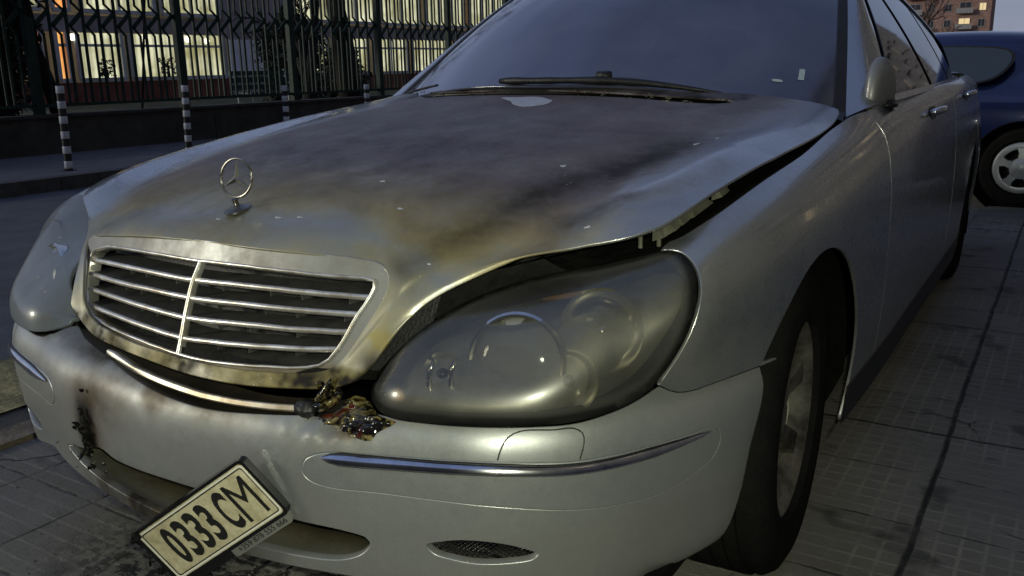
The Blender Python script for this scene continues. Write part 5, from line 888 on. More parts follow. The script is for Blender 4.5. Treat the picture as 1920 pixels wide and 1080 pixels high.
# wiper
p, n = on('wind', [(u, v) for u, v in zip(np.linspace(2.5, 4.9, 24), .085-.05*np.linspace(0, 1, 24)+.02*np.sin(np.linspace(0, 3.1, 24)))], .012)
wp = MB().tube(p, [q*.78 for q in (.010, .014, .015, .013, .012, .013, .013, .012, .012, .013, .014, .016, .015, .013, .014, .013, .012, .011, .010, .009, .008, .006, .005, .003)], 7).build('wiper', BLACK, sal, True)
p3, _ = on('wind', [(3.62, .13), (3.76, .13)], .020); MB().tube(p3, .013, 8).build('wiper_joint', BLACK, wp, True)
p, n = on('wind', [(u, .14) for u in np.linspace(.7, 1.5, 10)], .012); MB().tube(p, .004, 6).build('wiper', BLACK, sal, True)
# inspection stickers inside the glass
STK = mat('sticker_paper', (.50, .62, .62), .6, noisec=.3, nscale=150)
panel('sticker', Offset(W_, .0015), [(5.50, .47), (5.56, .47), (5.56, .66), (5.50, .66)], STK, ws, step=.01, sc=(.25, .38), fold=0)
panel('sticker', Offset(W_, .0015), [(5.30+.06*math.cos(t), .42+.025*math.sin(t)) for t in np.linspace(0, 6.1, 16)], STK, ws, step=.01, sc=(.25, .38), fold=0)
# pillars, roof, side windows
def strip_between(name, A, B, m, parent, bulge=.01, n=5, attr=None, out=None):
    A = np.array(A); B = np.array(B); k = len(A); V = []
    for j in range(n):
        t = j/(n-1); Q = A*(1-t)+B*t; c = Q.mean(0)
        V += list(Q+np.array(out)*bulge*math.sin(math.pi*t))
    return mesh(name, V, [(j*k+i, j*k+i+1, (j+1)*k+i+1, (j+1)*k+i) for j in range(n-1) for i in range(k-1)], m, parent)
roof_c = []
for side, sname in ((1, 'side'), (-1, 'sideL')):
    S = SURF[sname]; sgn = side; uu = 6 if side > 0 else 0
    vs = np.linspace(-.05, 3.0, 14); A = W_([(uu, v) for v in vs])
    # side window plane: front edge follows the pillar
    front = [(1.76+(z-.95)*1.62, z) for z in np.linspace(.945, 1.315, 14)]
    B = S(front)
    strip_between('pillar', A+[0, 0, .003], B, PAINT, sal, .022, 7, out=(side*.6, -.5, .4))
    # fill between fender top, pillar foot and the window front corner
    fp, _ = on('flank' if side > 0 else 'flankL', [(u, 6.0) for u in np.linspace(8.9, 10.6, 12)])
    g0 = np.vstack([A[0]+(B[0]-A[0])*t for t in np.linspace(0, 1, 12)])
    strip_between('pillar_foot', g0, fp, PAINT, sal, .006, 5, out=(side, 0, .3))
    # glass, in three panes, under one bright frame
    zt = lambda y: 1.335-.16*max(0, (y-2.9)/1.0)**2-.04*max(0, (2.6-y)/.6)
    def pane(y0, y1, nm, par, m=SGLASS):
        bot = [(y, .955+.006*(y-1.8)) for y in np.linspace(y0, y1, 8)]; tp = []
        for y in np.linspace(y1, y0, 10):
            z = min(zt(y), .945+(y-1.80)/1.62-.01); tp.append((y, max(z, .96)))
        return panel(nm, S, bot+tp, m, par, step=.05, fold=.004)
    pane(1.88, 2.66, 'side_window', sal); pane(2.74, 3.42, 'side_window', sal); pane(3.48, 3.85, 'quarter_window', sal)
    pl = [(1.80, .95)]+[(1.80+(z-.95)*1.62, z) for z in np.linspace(.95, 1.31, 8)]+[(y, zt(y)+.012) for y in np.linspace(2.5, 3.98, 14)]+[(y, .955) for y in np.linspace(4.0, 1.9, 20)]
    panel('window_surround', Offset(S, -.007), pl, BLACK, sal, step=.06, fold=0)
    fr_ = np.array([S([(y, .950+.006*(y-1.8))])[0] for y in np.linspace(1.80, 3.98, 24)]); nf = outn(S, [(y, .95) for y in np.linspace(1.80, 3.98, 24)])
    V, F = sweep(fr_, nf, [(-.009, -.004), (-.009, .008), (.009, .008), (.009, -.004)]); MB().add(V, F).build('window_trim', CHROME, sal, True, 40)
    V, F = sweep(S([(y, zt(y)+.016) for y in np.linspace(2.35, 4.0, 24)]), outn(S, [(y, zt(y)) for y in np.linspace(2.35, 4.0, 24)]), [(-.007, -.004), (-.007, .007), (.007, .007), (.007, -.004)]); MB().add(V, F).build('window_trim', CHROME, sal, True, 40)
    roof_c.append(S([(y, zt(y)+.02) for y in np.linspace(2.27, 3.98, 16)]))
    # beltline filler between window foot and door top
    t_, _ = on('flank' if side > 0 else 'flankL', [(u, 6.0) for u in np.linspace(10.2, 14.2, 30)])
    bfe = S([(y, .945+.006*(y-1.8)) for y in np.linspace(t_[0][1], t_[-1][1], 30)]); strip_between('belt_moulding', t_, bfe, PAINT, sal, .003, 3, out=(0, 0, 1))
    # folded mirror
    if side < 0: continue
    c = np.array([.838, 1.755, .982]); bm = bmesh.new(); bmesh.ops.create_uvsphere(bm, u_segments=28, v_segments=18, radius=1)
    for v in bm.verts:
        x, y, z = v.co; q = 1-.25*z
        v.co = Vector((x*.038*(1.1 if x > 0 else .7), y*.075*q, (abs(z)**.8*(1 if z > 0 else -1))*.082))
    bmesh.ops.transform(bm, matrix=Matrix.Translation(c) @ Matrix.Rotation(R(-8*side), 4, 'Z'), verts=bm.verts[:]); mo = frombm('door_mirror', bm, BPAINT, sal, True); at = mo.data.attributes.new('scorch', 'FLOAT', 'POINT'); at.data.foreach_set('value', [.35]*len(mo.data.vertices)); at = mo.data.attributes.new('soot', 'FLOAT', 'POINT'); at.data.foreach_set('value', [.25]*len(mo.data.vertices))  # plain body-coloured mirror; stain values darken it to offset the flash
    bm = bmesh.new(); box(bm, (side*.868, 1.74, .935), (.05, .06, .03)); bevel(bm, .01); frombm('mirror_foot', bm, BLACK, mo, True)
a, b = roof_c; k = len(a)
V = []; N_ = 9
wt = W_([(u, 3.0) for u in np.linspace(6, 0, N_)])
for j in range(N_):
    t = j/(N_-1); Q = a*(1-t)+b*t; h = math.sin(math.pi*t)**.7*.075
    y0 = wt[j][1]; Q = Q+np.array([0, 0, h]); s = np.linspace(0, 1, k)
    Q[:, 1] = y0+(Q[:, 1]-a[0][1])/(a[-1][1]-a[0][1])*(a[-1][1]-y0); Q[0] = wt[j]; V += list(Q)
mesh('roof', V, [(j*k+i, j*k+i+1, (j+1)*k+i+1, (j+1)*k+i) for j in range(N_-1) for i in range(k-1)], PAINT, sal)
rb = np.array([V[j*k+k-1] for j in range(N_)]); bt = np.array([(.72*(1-2*j/(N_-1)), 4.45, .985) for j in range(N_)]); strip_between('rear_window', rb, bt, SGLASS, sal, .03, 7, out=(0, .3, 1))
tr_, _ = on('flank', [(u, 6.0) for u in (14.8, 15.2, 15.6, 16)]); tl_ = tr_*[-1, 1, 1]
strip_between('boot_lid', np.vstack([[.74, 4.42, .985], tr_]), np.vstack([[-.74, 4.42, .985], tl_]), PAINT, sal, .03, 9, out=(0, 0, 1))
bk = [(x, z) for x, z in ((.70, .26), (.79, .40), (.80, .57), (.79, .72), (.77, .86), (.69, .965))]
strip_between('rear_bumper', [(x, 4.93, z) for x, z in bk], [(-x, 4.93, z) for x, z in bk], PAINT, sal, .09, 9, out=(0, 1, 0))
# belly pan so that no light leaks under the car
m = MB(); m.box((0, 2.55, .20), (.80, 2.2, .015)); m.box((0, .66, .215), (.50, .36, .012)); m.box((0, 1.35, .5), (.80, .03, .28)); m.box((0, 3.0, .55), (.55, 1.6, .25)); m.build('underbody', LINER, sal)
# ================================================================= ground
def slab_material():
    m = mat('worn_slabs', (.11, .11, .10), .8); N = NT(m); tc = N.new('TexCoord').outputs['Object']; sp = N.new('SeparateXYZ'); N.link(tc, sp.inputs[0]); X, Y = sp.outputs[0], sp.outputs[1]
    wob = N.noise(2.2, 4, .6, tc); wx = N.math('ADD', X, N.ramp(wob, 0, 1, -.012, .012)); wy = N.math('ADD', Y, N.ramp(N.noise(2.7, 4, .6, tc), 0, 1, -.014, .014))
    def grid(v, per, off, w):
        q = N.math('PINGPONG', N.math('SUBTRACT', v, off), per/2); return N.ramp(q, w*.35, w, 1, 0)
    n1 = N.noise(1.6, 6, .65, tc, .5); n2 = N.noise(12, 8, .7, tc); n3 = N.noise(120, 5, .7, tc)
    j30 = N.math('MAXIMUM', grid(wx, .30, 1.10, .007), grid(wy, .30, 1.77, .007)); j30 = N.math('MULTIPLY', j30, N.ramp(n2, .40, .6, 0, 1))
    j12 = N.math('MAXIMUM', grid(wx, 1.2, 1.10, .009), grid(wy, 1.2, 1.77, .009)); j12 = N.math('MULTIPLY', j12, N.ramp(n2, .25, .5, .25, 1))
    fine = N.math('MAXIMUM', grid(X, .05, 1.10, .006), grid(Y, .05, 1.77, .006)); fy = grid(Y, .05, 1.77, .006)
    gm = N.math('MULTIPLY', N.ramp(N.noise(1.6, 3, .5, tc), .46, .53, 0, 1), N.ramp(X, .55, .8, .12, 1)); fine = N.math('ADD', N.math('MULTIPLY', fine, gm), N.math('MULTIPLY', N.math('MULTIPLY', fy, N.math('SUBTRACT', 1., gm)), .55))
    fine = N.math('MULTIPLY', fine, N.ramp(n2, .35, .65, .15, 1))
    crk = N.new('TexVoronoi', feature='DISTANCE_TO_EDGE'); crk.inputs['Scale'].default_value = 1.3; vv = N.new('VectorMath', operation='ADD'); N.link(tc, vv.inputs[0])
    nv = N.new('TexNoise'); nv.inputs['Scale'].default_value = 3; nv.inputs['Detail'].default_value = 6; N.link(tc, nv.inputs[0]); sc_ = N.new('VectorMath', operation='SCALE'); N.link(nv.outputs[1], sc_.inputs[0]); sc_.inputs['Scale'].default_value = .35; N.link(sc_.outputs[0], vv.inputs[1]); N.link(vv.outputs[0], crk.inputs['Vector'])
    cr = N.math('MULTIPLY', N.ramp(crk.outputs[0], .002, .010, .95, 0), N.ramp(N.math('SUBTRACT', n1, N.ramp(X, .3, .8, -.12, .06)), .50, .58, 0, 1))
    base = N.mix(N.ramp(n1, .3, .7), (.155, .150, .130), (.26, .245, .205)); base = N.mix(N.ramp(n2, .3, .7, 0, .6), base, (.11, .11, .105)); base = N.mix(N.ramp(n3, .35, .65, 0, .35), base, (.26, .25, .23))
    fl = N.new('VectorMath', operation='SNAP'); of = N.new('VectorMath', operation='ADD'); N.link(tc, of.inputs[0]); of.inputs[1].default_value = (.10, .03, 0); N.link(of.outputs[0], fl.inputs[0]); fl.inputs[1].default_value = (.3, .3, 9); wn_ = N.new('TexWhiteNoise'); N.link(fl.outputs[0], wn_.inputs[0]); base = N.mix(N.ramp(wn_.outputs[0], 0, 1, 0, .45), base, (.085, .08, .068)); base = N.mix(N.ramp(N.noise(.9, 4, .6, tc), .45, .6, 0, .4), base, (.10, .085, .055))
    base = N.mix(N.math('MULTIPLY', fine, .62), base, (.33, .31, .26))
    dark = N.math('MAXIMUM', N.math('MAXIMUM', N.math('MULTIPLY', j30, .75), j12), cr)
    # burnt drips and soot on the slabs under the nose
    dx = N.math('ADD', X, .24); dy = N.math('SUBTRACT', Y, .17); r = N.math('SQRT', N.math('ADD', N.math('MULTIPLY', dx, dx), N.math('MULTIPLY', dy, dy)))
    sp1 = N.math('MULTIPLY', N.ramp(r, .12, .42, 1, 0), N.ramp(N.noise(30, 7, .75, tc), .48, .53, 0, 1))
    st = N.math('MULTIPLY', N.ramp(N.noise(5, 3, .5, tc), .60, .68, 0, 1), .6)
    dark2 = N.math('MAXIMUM', sp1, st)
    base = N.mix(dark, base, (.016, .015, .013)); base = N.mix(dark2, base, (.012, .012, .011)); N.link(base, N.p.inputs['Base Color'])
    h = N.math('ADD', N.math('MULTIPLY', dark, -1.), N.math('ADD', N.math('MULTIPLY', fine, .18), N.math('ADD', N.math('MULTIPLY', n2, .5), N.math('MULTIPLY', n3, .3))))
    b = N.new('Bump'); b.inputs['Strength'].default_value = .8; b.inputs['Distance'].default_value = .008; N.link(h, b.inputs['Height']); N.link(b.outputs[0], N.p.inputs['Normal']); N.link(N.ramp(n2, .3, .7, .62, .85), N.p.inputs['Roughness'])
    return m
SLAB = slab_material()
ASPH = mat('asphalt', (.085, .09, .10), .8, noisec=.35, nscale=3, bump=.5, bscale=120)
EARTH = mat('dry_verge', (.30, .26, .12), .95, noisec=.5, nscale=7, bump=1, bscale=40, ncol=(.12, .11, .05))
KERB = mat('kerb_stone', (.16, .13, .09), .85, noisec=.5, nscale=10, bump=.5); CONC = mat('dark_concrete', (.055, .054, .05), .9, noisec=.5, nscale=2.5, bump=.6, bscale=30)
LAWN = mat('park_ground', (.05, .055, .025), 1, noisec=.5, nscale=2, bump=.6, bscale=20)
def sheet(name, x0, x1, y0, y1, z, m, nx=1, ny=1):
    xs, ys = np.linspace(x0, x1, nx+1), np.linspace(y0, y1, ny+1); V = [(x, y, z) for y in ys for x in xs]
    F = [(j*(nx+1)+i, j*(nx+1)+i+1, (j+1)*(nx+1)+i+1, (j+1)*(nx+1)+i) for j in range(ny) for i in range(nx)]
    return struct(mesh(name, V, F, m, smooth=False))
sheet('ground', -300, 300, -300, 300, -.03, ASPH); sheet('pavement', -1.24, 6.0, -30, 60, 0, SLAB)
sheet('road', -7.0, -2.1, -60, 80, -.008, ASPH); sheet('verge', -2.1, -1.55, -30, 60, -.004, EARTH); sheet('gutter', -1.56, -1.36, -30, 60, -.012, CONC); None
m = MB()
for i in range(-14, 40): m.box((-1.30, i*1.0+.13+.5, -.006), (.058, .494, .022))
struct(m.build('kerb', KERB))
m = MB()
for i in range(-20, 50): m.box((-6.92, i*1.0+.5, .03), (.08, .495, .09))
struct(m.build('kerb_far', KERB)).data.materials[0] = mat('old_kerb', (.07, .07, .07), .9, noisec=.4, bump=.4)
sheet('far_pavement', -9.4, -7.0, -60, 80, .116, mat('far_paving', (.12, .12, .13), .85, noisec=.3, nscale=4, bump=.4)); sheet('school_yard', -60, -9.62, -60, 90, .25, LAWN)
# ================================================================= low wall and fence
WX = -9.5
m = MB()
for i in range(-6, 14): m.box((WX-.02, i*4.+2, .24), (.14, 1.995, .32))
m.box((WX-.02, 16, .575), (.17, 40, .018)); wl = m.build('low_wall', CONC); tag(wl, 'low dark concrete wall carrying the green railings across the street', 'wall')
GREEN = mat('fence_green', (.006, .026, .021), .6, .1, noisec=.4, nscale=6)
def fence_bay(y0, y1, lab):
    f = thing('railing', lab, 'fence', (WX, y0, .6), 'green railing panels on the low wall'); 
    o = np.array([WX, y0, .6])
    def P_(y, z): return (0, y-y0, z-.6)
    [MB().box(P_((y0+y1)/2, zz), (.018, (y1-y0)/2-.05, .02)).build('rail', GREEN, f) for zz in (.70, 2.55)]
    n = 9; sp = (y1-y0-.12)/n
    for i in range(n+1):
        y = y0+.06+i*sp
        if 0 < i < n+0: m = MB(); m.box(P_(y, 1.63), (.012, .017, .92)); m.build('bar', GREEN, f)
        if i < n:
            yc = y+sp*.5
            m = MB(); z_ = [(.72, yc+.02), (1.55, yc+.02), (1.66, yc-.075), (1.83, yc+.105), (1.94, yc-.02), (2.53, yc-.02)]
            for k, (a, b) in enumerate(zip(z_, z_[1:])):
                w = .030 if k == 2 else .014; A = np.array(P_(a[1], a[0])); B = np.array(P_(b[1], b[0])); d = B-A; L = np.linalg.norm(d); d /= L; s = np.cross([1, 0, 0], d)
                m.box((A+B)/2, (.010, w*.9, L/2+.008), [(1, 0, 0), s, d])
            m.build('zigzag_bar', GREEN, f)
    return f
posts = [5.45-4.3, 5.45-2.15, 5.45, 7.60, 9.75, 11.9, 14.05, 16.2, 18.35, 20.5, 22.65]
wh = ['first', 'second', 'third', 'fourth', 'fifth', 'sixth', 'seventh', 'eighth', 'ninth', 'tenth']
hints = ['green railing panel in the dark at the far left of the photograph', 'green railing panel left of the leaning dark trunk, beside the photograph\'s left edge', 'green zigzag railing panel directly above the leftmost striped post', 'green zigzag railing panel in front of the pale wall and the dark conifer',
  'green zigzag railing panel crossed by the forked bare tree', 'green zigzag railing panel just left of the windscreen pillar of the silver car', 'green zigzag railing panel behind the windscreen pillar of the silver car', 'green railing panel over the left end of the car roof, below orange lit windows', 'green railing panel hidden mostly by the silver car roof', 'farthest green railing panel down the street']
for i, (a, b) in enumerate(zip(posts, posts[1:])): fence_bay(a, b, hints[i])
ph = ['leftmost dark green fence post in deep shade', 'green fence post in the dark beside the left edge', 'green fence post left of the leaning trunk', 'broad green fence post above the second striped post', 'broad green fence post above the third striped post', 'broad green fence post above the fourth striped post', 'green fence post behind the windscreen pillar', 'green fence post in front of the orange windows', 'green fence post beyond the car roof', 'green fence post far down the wall', 'farthest green fence post on the wall']
for i, y in enumerate(posts):
    m = MB(); m.box((WX, y, 1.62), (.045, .055, 1.08)); m.box((WX, y, 2.715), (.055, .065, .012)); o = m.build('fence_post', GREEN); tag(o, ph[i], 'fence post', 'posts of the green railings')
# ================================================================= striped bollards
WHT = mat('bollard_white', (.62, .64, .68), .5, noisec=.25, nscale=20); BLK = mat('bollard_black', (.012, .012, .014), .5)
def bollard(x, y, top, lean, lab, nb):
    b = thing('bollard', lab, 'bollard', (x, y, .12), 'striped steel posts along the far pavement')
    bm = bmesh.new(); h = top-.12; r = .038
    lathe(bm, [(r, 0), (r, h-.05), (r*.9, h-.012), (r*.5, h), (0, h)], 18); bmesh.ops.remove_doubles(bm, verts=bm.verts, dist=1e-5)
    o = frombm('post', bm, BLK, b, True, 40)
    z = .0+.02; 
    for k in range(nb):
        bm = bmesh.new(); lathe(bm, [(r+.0008, z), (r+.0018, z+.002), (r+.0018, z+.070), (r+.0008, z+.072)], 18); frombm('white_band', bm, WHT, o, True, 40); z += .148*h/.83
    bm = bmesh.new(); lathe(bm, [(0, .004), (.07, .004), (.07, .0), (.0, 0)], 16); frombm('foot', bm, BLK, b, True)
    b.rotation_euler = (R(lean), 0, 0)
for a in ((-7.34, 4.40, .955, -1.5, 'black and white striped post nearest the camera, on the pavement at far left', 6), (-7.45, 5.97, .915, -2.5, 'black and white striped post second from the left', 6), (-7.5, 7.60, .865, 0, 'black and white striped post cut by the bonnet of the silver car', 6), (-7.6, 9.33, .83, 0, 'black and white striped post of which only the tip shows beside the windscreen pillar', 6)): bollard(*a)
# ================================================================= lit school building behind the fence
WALLM = mat('grey_render', (.34, .29, .29), .9, noisec=.3, nscale=1.5); PALE = mat('pale_panel', (.75, .76, .82), .8, noisec=.15, nscale=2); BRICK = mat('red_plinth', (.20, .07, .05), .9, noisec=.4, nscale=3); FRM = mat('window_frame', (.5, .5, .5), .6)
def glow(name, c1, c2, s):
    m = mat(name, (.3, .3, .3), .4); N = NT(m); tc = N.new('TexCoord').outputs['Object']; n = N.noise(.9, 5, .6, tc); n2 = N.new('TexWave'); n2.inputs['Scale'].default_value = 1.4; n2.bands_direction = 'Y'; n2.inputs['Distortion'].default_value = 1.2; N.link(tc, n2.inputs[0])
    c = N.mix(N.ramp(n, .35, .65), c1, c2); c = N.mix(N.ramp(n2.outputs['Fac'], .2, .9, 0, .45), c, tuple(q*.45 for q in c1)); N.link(c, N.p.inputs['Emission Color']); N.p.inputs['Emission Strength'].default_value = s; return m
LIT = glow('lit_curtain', (.38, .36, .14), (1, 1, .68), .25); ORL = glow('orange_lit_room', (.95, .30, .06), (1, .55, .14), .33); HOT = mat('ceiling_lamp', (1, 1, 1), .5, emit=(1, .95, .7), es=1.0)
BX = -24.
sch = thing('school_building', 'long two-storey building with yellow lit windows behind the green railings', 'building', (BX, 20, .25)); sl_ = np.array([BX, 20, .25])
def bw(mb, y0, y1, z0, z1, x0=-.12, x1=0.): mb.box(((x0+x1)/2, (y0+y1)/2-20, (z0+z1)/2-.25), ((x1-x0)/2, (y1-y0)/2, (z1-z0)/2))
m = MB(); bw(m, 6, 60, 2.30, 2.78); bw(m, 6, 60, 5.2, 6.2); bw(m, 20.9, 24.0, .3, 5.2, -.10, .12); bw(m, 6, 60, .25, 6.2, -6, -2.5); bw(m, 6, 60, 6.2, 6.4, -6, .3); m.build('wall', WALLM, sch)
m = MB(); bw(m, 6, 60, .25, .84, -.1, .06); m.build('plinth', BRICK, sch)
m = MB()
bw(m, 20.95, 22.9, .9, 2.15, .12, .20); m.build('pale_wall_panel', PALE, sch)
def winband(z0, z1, ys, mt, split):
    for y0, y1, mm in ys:
        w = MB(); bw(w, y0, y1, z0, z1, -.10, -.06); wo = w.build('window', mm, sch)
        f = MB(); bw(f, y0-.05, y0+.06, z0, z1, -.06, .04); bw(f, y1-.06, y1+.05, z0, z1, -.06, .04); bw(f, y0, y1, z0-.10, z0+.02, -.06, .10); bw(f, y0, y1, split-.04, split+.04, -.06, .02)
        k = max(1, int((y1-y0)/1.0))
        for q in range(1, k): yy = y0+(y1-y0)*q/k; bw(f, yy-.045, yy+.045, z0, z1, -.055, .03)
        f.build('window_frame', FRM, wo)
lowb = [(13.9, 14.3, ORL), (14.75, 15.1, ORL), (15.4, 16.9, LIT), (17.2, 18.9, LIT), (19.15, 20.85, LIT), (24.3, 26.0, LIT), (26.3, 28.4, LIT), (28.8, 31.0, LIT), (31.4, 34, LIT), (34.6, 38, LIT), (38.5, 43, LIT)]
winband(.95, 2.28, lowb, None, 1.92)
winband(2.95, 5.1, [(12, 14.4, LIT), (14.8, 15.3, ORL), (15.7, 18.2, LIT), (18.5, 20.8, LIT), (24.3, 26.2, LIT), (26.5, 29, LIT), (29.4, 32, LIT), (32.5, 35.5, LIT), (36, 39.0, LIT), (39.5, 44.0, ORL), (44.5, 50, ORL)], None, 4.4)
for y, z in ((15.3, 2.15), (17.8, 2.18), (19.4, 2.15), (20.2, 2.1), (23.6, 3.1), (26.8, 4.2)):
    bm = bmesh.new(); bmesh.ops.create_uvsphere(bm, u_segments=10, v_segments=8, radius=.10, matrix=Matrix.Translation((-.02, y-20, z-.25)) @ Matrix.Diagonal((.5, .9, 1, 1))); frombm('ceiling_lamp', bm, HOT, sch, True)
# ================================================================= trees, conifer, bench
BARK = mat('dark_bark', (.020, .018, .014), .95, noisec=.4, bump=.6); LEAF = mat('dark_foliage', (.018, .026, .014), .8, noisec=.5, nscale=9); TWIG = mat('twigs', (.13, .09, .075), .95, noisec=.3)
def tree(name, lab, cat, base, h, r0, seed, fork=.3, lean=(0, 0), depth=4, grp=None, m_=None, spread=.55):
    t = thing(name, lab, cat, base, grp); rr = np.random.default_rng(seed); tk = MB(); cr = MB(); m_ = m_ or BARK
    def grow(p, d, L, r, k, mb):
        n = 5; pts = [p]; q = p.copy(); dd = d.copy()
        for i in range(n): dd = dd+rr.normal(0, .10, 3); dd /= np.linalg.norm(dd); q = q+dd*L/n; pts.append(q)
        mb.tube(pts, np.linspace(r, r*.62, n+1), 7 if k == depth else (5 if k > 1 else 4))
        if k == 0: return
        nb = 3 if k > 2 else 4
        for i in range(nb):
            j = n if i == 0 else rr.integers(2, n+1); nd = dd+rr.normal(0, spread, 3)+np.array([0, 0, .18]); nd /= np.linalg.norm(nd); grow(pts[j], nd, L*rr.uniform(.55, .78), r*rr.uniform(.45, .62), k-1, cr)
    d0 = np.array([lean[0], lean[1], 1.]); d0 /= np.linalg.norm(d0); grow(np.zeros(3), d0, h*fork, r0, depth, tk); tk.build('trunk', m_, t, True); cr.build('crown', m_, t, True); return t
tree('bare_tree', 'dark leaning bare tree behind the railings at far left', 'tree', (-9.95, 6.02, .25), 7, .10, 3, .42, (0, -.05))
tree('bare_tree', 'bare forked tree behind the railings, above the third striped post', 'tree', (-10.2, 10.75, .25), 7, .15, 11, .18, (0, .06), 5)
tree('bare_tree', 'thick bare tree behind the railings between the third and fourth striped posts', 'tree', (-10.4, 12.15, .25), 8, .24, 5, .42, (0, 0), 4)
tree('bare_tree', 'thin bare tree in deep shade at the left edge behind the railings', 'tree', (-10.3, 4.6, .25), 6, .16, 23, .3, (0, .02), 4)
tree('bare_tree', 'bare tree with brown twigs in front of the far orange apartment block', 'tree', (-3.7, 38, 0), 7, .16, 42, .22, (0, 0), 5, m_=TWIG)
tree('bare_tree', 'bare brown tree partly above the roof of the silver car, by the far apartment block', 'tree', (-2.9, 40, 0), 6.5, .16, 47, .2, (0, 0), 5, m_=TWIG)
st = MB().tube([(-9.72, 7.05, .55), (-9.75, 7.40, 2.6)], .016, 6).build('leaning_stick', BARK); tag(st, 'thin dark pole leaning against the green railings left of the broad post', 'pole')
def leafmass(name, lab, cat, base, shape, n, size, seed, m_, H, stem=True):
    t = thing(name, lab, cat, base); rr = np.random.default_rng(seed); V = []; F = []
    for i in range(n):
        z = rr.uniform(0, 1); rad = shape(z)*(rr.uniform(.35, 1)**.5)*(1+.22*math.sin(9*z+seed)+.15*rr.normal()); a = rr.uniform(0, 6.283); c = np.array([rad*math.cos(a), rad*math.sin(a), z*H])
        d = rr.normal(0, 1, 3); d /= np.linalg.norm(d); e = np.cross(d, rr.normal(0, 1, 3)); e /= np.linalg.norm(e); s = size*rr.uniform(.5, 1.4); b = len(V); V += [c-d*s, c+e*s*.35, c+d*s, c-e*s*.35]; F.append((b, b+1, b+2, b+3))
    mesh('foliage', V, F, m_, t, False); MB().tube([(0, 0, -.05), (0, 0, H*.8)], [.06, .02], 7).build('trunk', BARK, t, True); return t
leafmass('conifer', 'dark rounded conifer behind the railings beside the pale wall', 'tree', (-13.5, 13.7, .25), lambda z: .80*math.sin(math.pi*min(1, .12+z*.88))**.7*(1-.25*z), 5200, .075, 8, LEAF, 2.2)
leafmass('hedge_bush', 'dense dark evergreen filling the left edge behind the railings', 'bush', (-10.75, 5.2, .25), lambda z: .80*(1-.15*z), 13000, .075, 4, LEAF, 3.6)
leafmass('window_plant', 'small potted plant in the lit window left of the broad fence post', 'plant', (-23.6, 16.0, 1.0), lambda z: .22, 160, .07, 2, LEAF, .5)
leafmass('window_plant', 'small potted plant in the lit window directly beside the broad fence post', 'plant', (-23.6, 18.2, 1.0), lambda z: .24, 160, .07, 6, LEAF, .55)
leafmass('shrub', 'dark shrub behind the railings below the thick bare tree, left of the windscreen pillar', 'bush', (-11.3, 12.9, .25), lambda z: .5*(1-.3*z), 1300, .08, 9, LEAF, 1.2)
bn = thing('park_bench', 'green slatted park bench on the grass in front of the conifer', 'bench', (-12.2, 11.6, .25), None); BEN = mat('bench_green', (.03, .08, .07), .5, noisec=.3)
for i in range(3): MB().box((-.05-.02*i, 0, .52+.13*i), (.014, .75, .045)).build('back_slat', BEN, bn)
m = MB(); [m.box((.12+.10*i, 0, .42), (.04, .75, .014)) for i in range(4)]; m.build('seat', BEN, bn)
for y in (-.65, .65): m = MB(); m.tube([(.40, y, 0), (.40, y, .40), (.0, y, .42), (-.10, y, .85)], .018, 6); m.tube([(.0, y, .42), (.02, y, 0)], .018, 6); m.build('bench_leg', FRM, bn)
# ================================================================= blue hatchback behind
BLUE = mat('blue_paint', (.012, .022, .085), .22, .35, .8, .04, noisec=.25, nscale=5)
hb = thing('hatchback_car', 'dark blue hatchback parked crosswise behind the silver car', 'car', (0, 6.4, 0))
def hbs(x, prof): return [(x, y-6.4, z) for y, z in prof]
ST = [(-2.35, .50, .55, .57), (-2.2, .66, .72, .74), (-1.5, .80, .82, .84), (-1.05, .83, .85, .92), (-.55, .84, 1.08, 1.16), (-.1, .84, 1.18, 1.245), (.45, .84, 1.19, 1.262), (.95, .84, 1.175, 1.25), (1.30, .84, 1.12, 1.20), (1.55, .82, .92, 1.0), (1.68, .74, .80, .84), (1.72, .60, .62, .65)]
V = []; 
for x, zb, zs, zr in ST:
    pinch = .10 if abs(x+.35) > 1.9 else 0
    pr = [(6.50+pinch, .20), (6.44+pinch, .32), (6.42+pinch, .50), (6.415+pinch, min(zb, .68)), (6.45+pinch, zb-.02), (6.48+pinch, zb), (6.48+pinch+(zs-zb)*.42, zs), (6.56+pinch+(zs-zb)*.45, (zs+zr*2)/3), (6.85+pinch, zr-.004), (7.22, zr), (7.6, zr-.004), (7.9-pinch, (zs+zr*2)/3), (7.97-pinch-(zs-zb)*.42, zs), (7.97-pinch, zb), (8.03-pinch, .6), (8.0-pinch, .3), (7.95-pinch, .20)]
    V += [(x, y-6.4, z) for y, z in pr]
n = 17; F = [(i*n+j, (i+1)*n+j, (i+1)*n+j+1, i*n+j+1) for i in range(len(ST)-1) for j in range(n-1)]+[tuple(range(n)), tuple((len(ST)-1)*n+j for j in range(n))[::-1]]
hbo = mesh('body', V, F, BLUE, hb); md = hbo.modifiers.new('s', 'SUBSURF'); md.levels = md.render_levels = 2
class HSide:
    """flank of the hatchback: u = x, v = z"""
    def __call__(s, uv):
        uv = np.atleast_2d(uv); x, z = uv[:, 0], uv[:, 1]; return np.column_stack([x, np.where(z > .93, 6.475+(z-.93)*.45, 6.425+.02*np.clip((z-.7)/.23, 0, 1))-6.4-.012, z])
    normal = Net.normal
HGL = glass_material('teal_car_glass', (.006, .016, .018), .2, .03)
qo = [(.88, 1.055), (.87, 1.01), (.81, .94), (.70, .89), (.45, .868), (.05, .862), (-.15, .862), (-.15, 1.12), (.2, 1.135), (.55, 1.13), (.78, 1.115), (.86, 1.09)]
class HS2(HSide):
    def __call__(s, uv): P = HSide.__call__(s, uv); uv = np.atleast_2d(uv); P[:, 1] = .028+.30*np.clip(uv[:, 1]-.86, 0, 1); return P
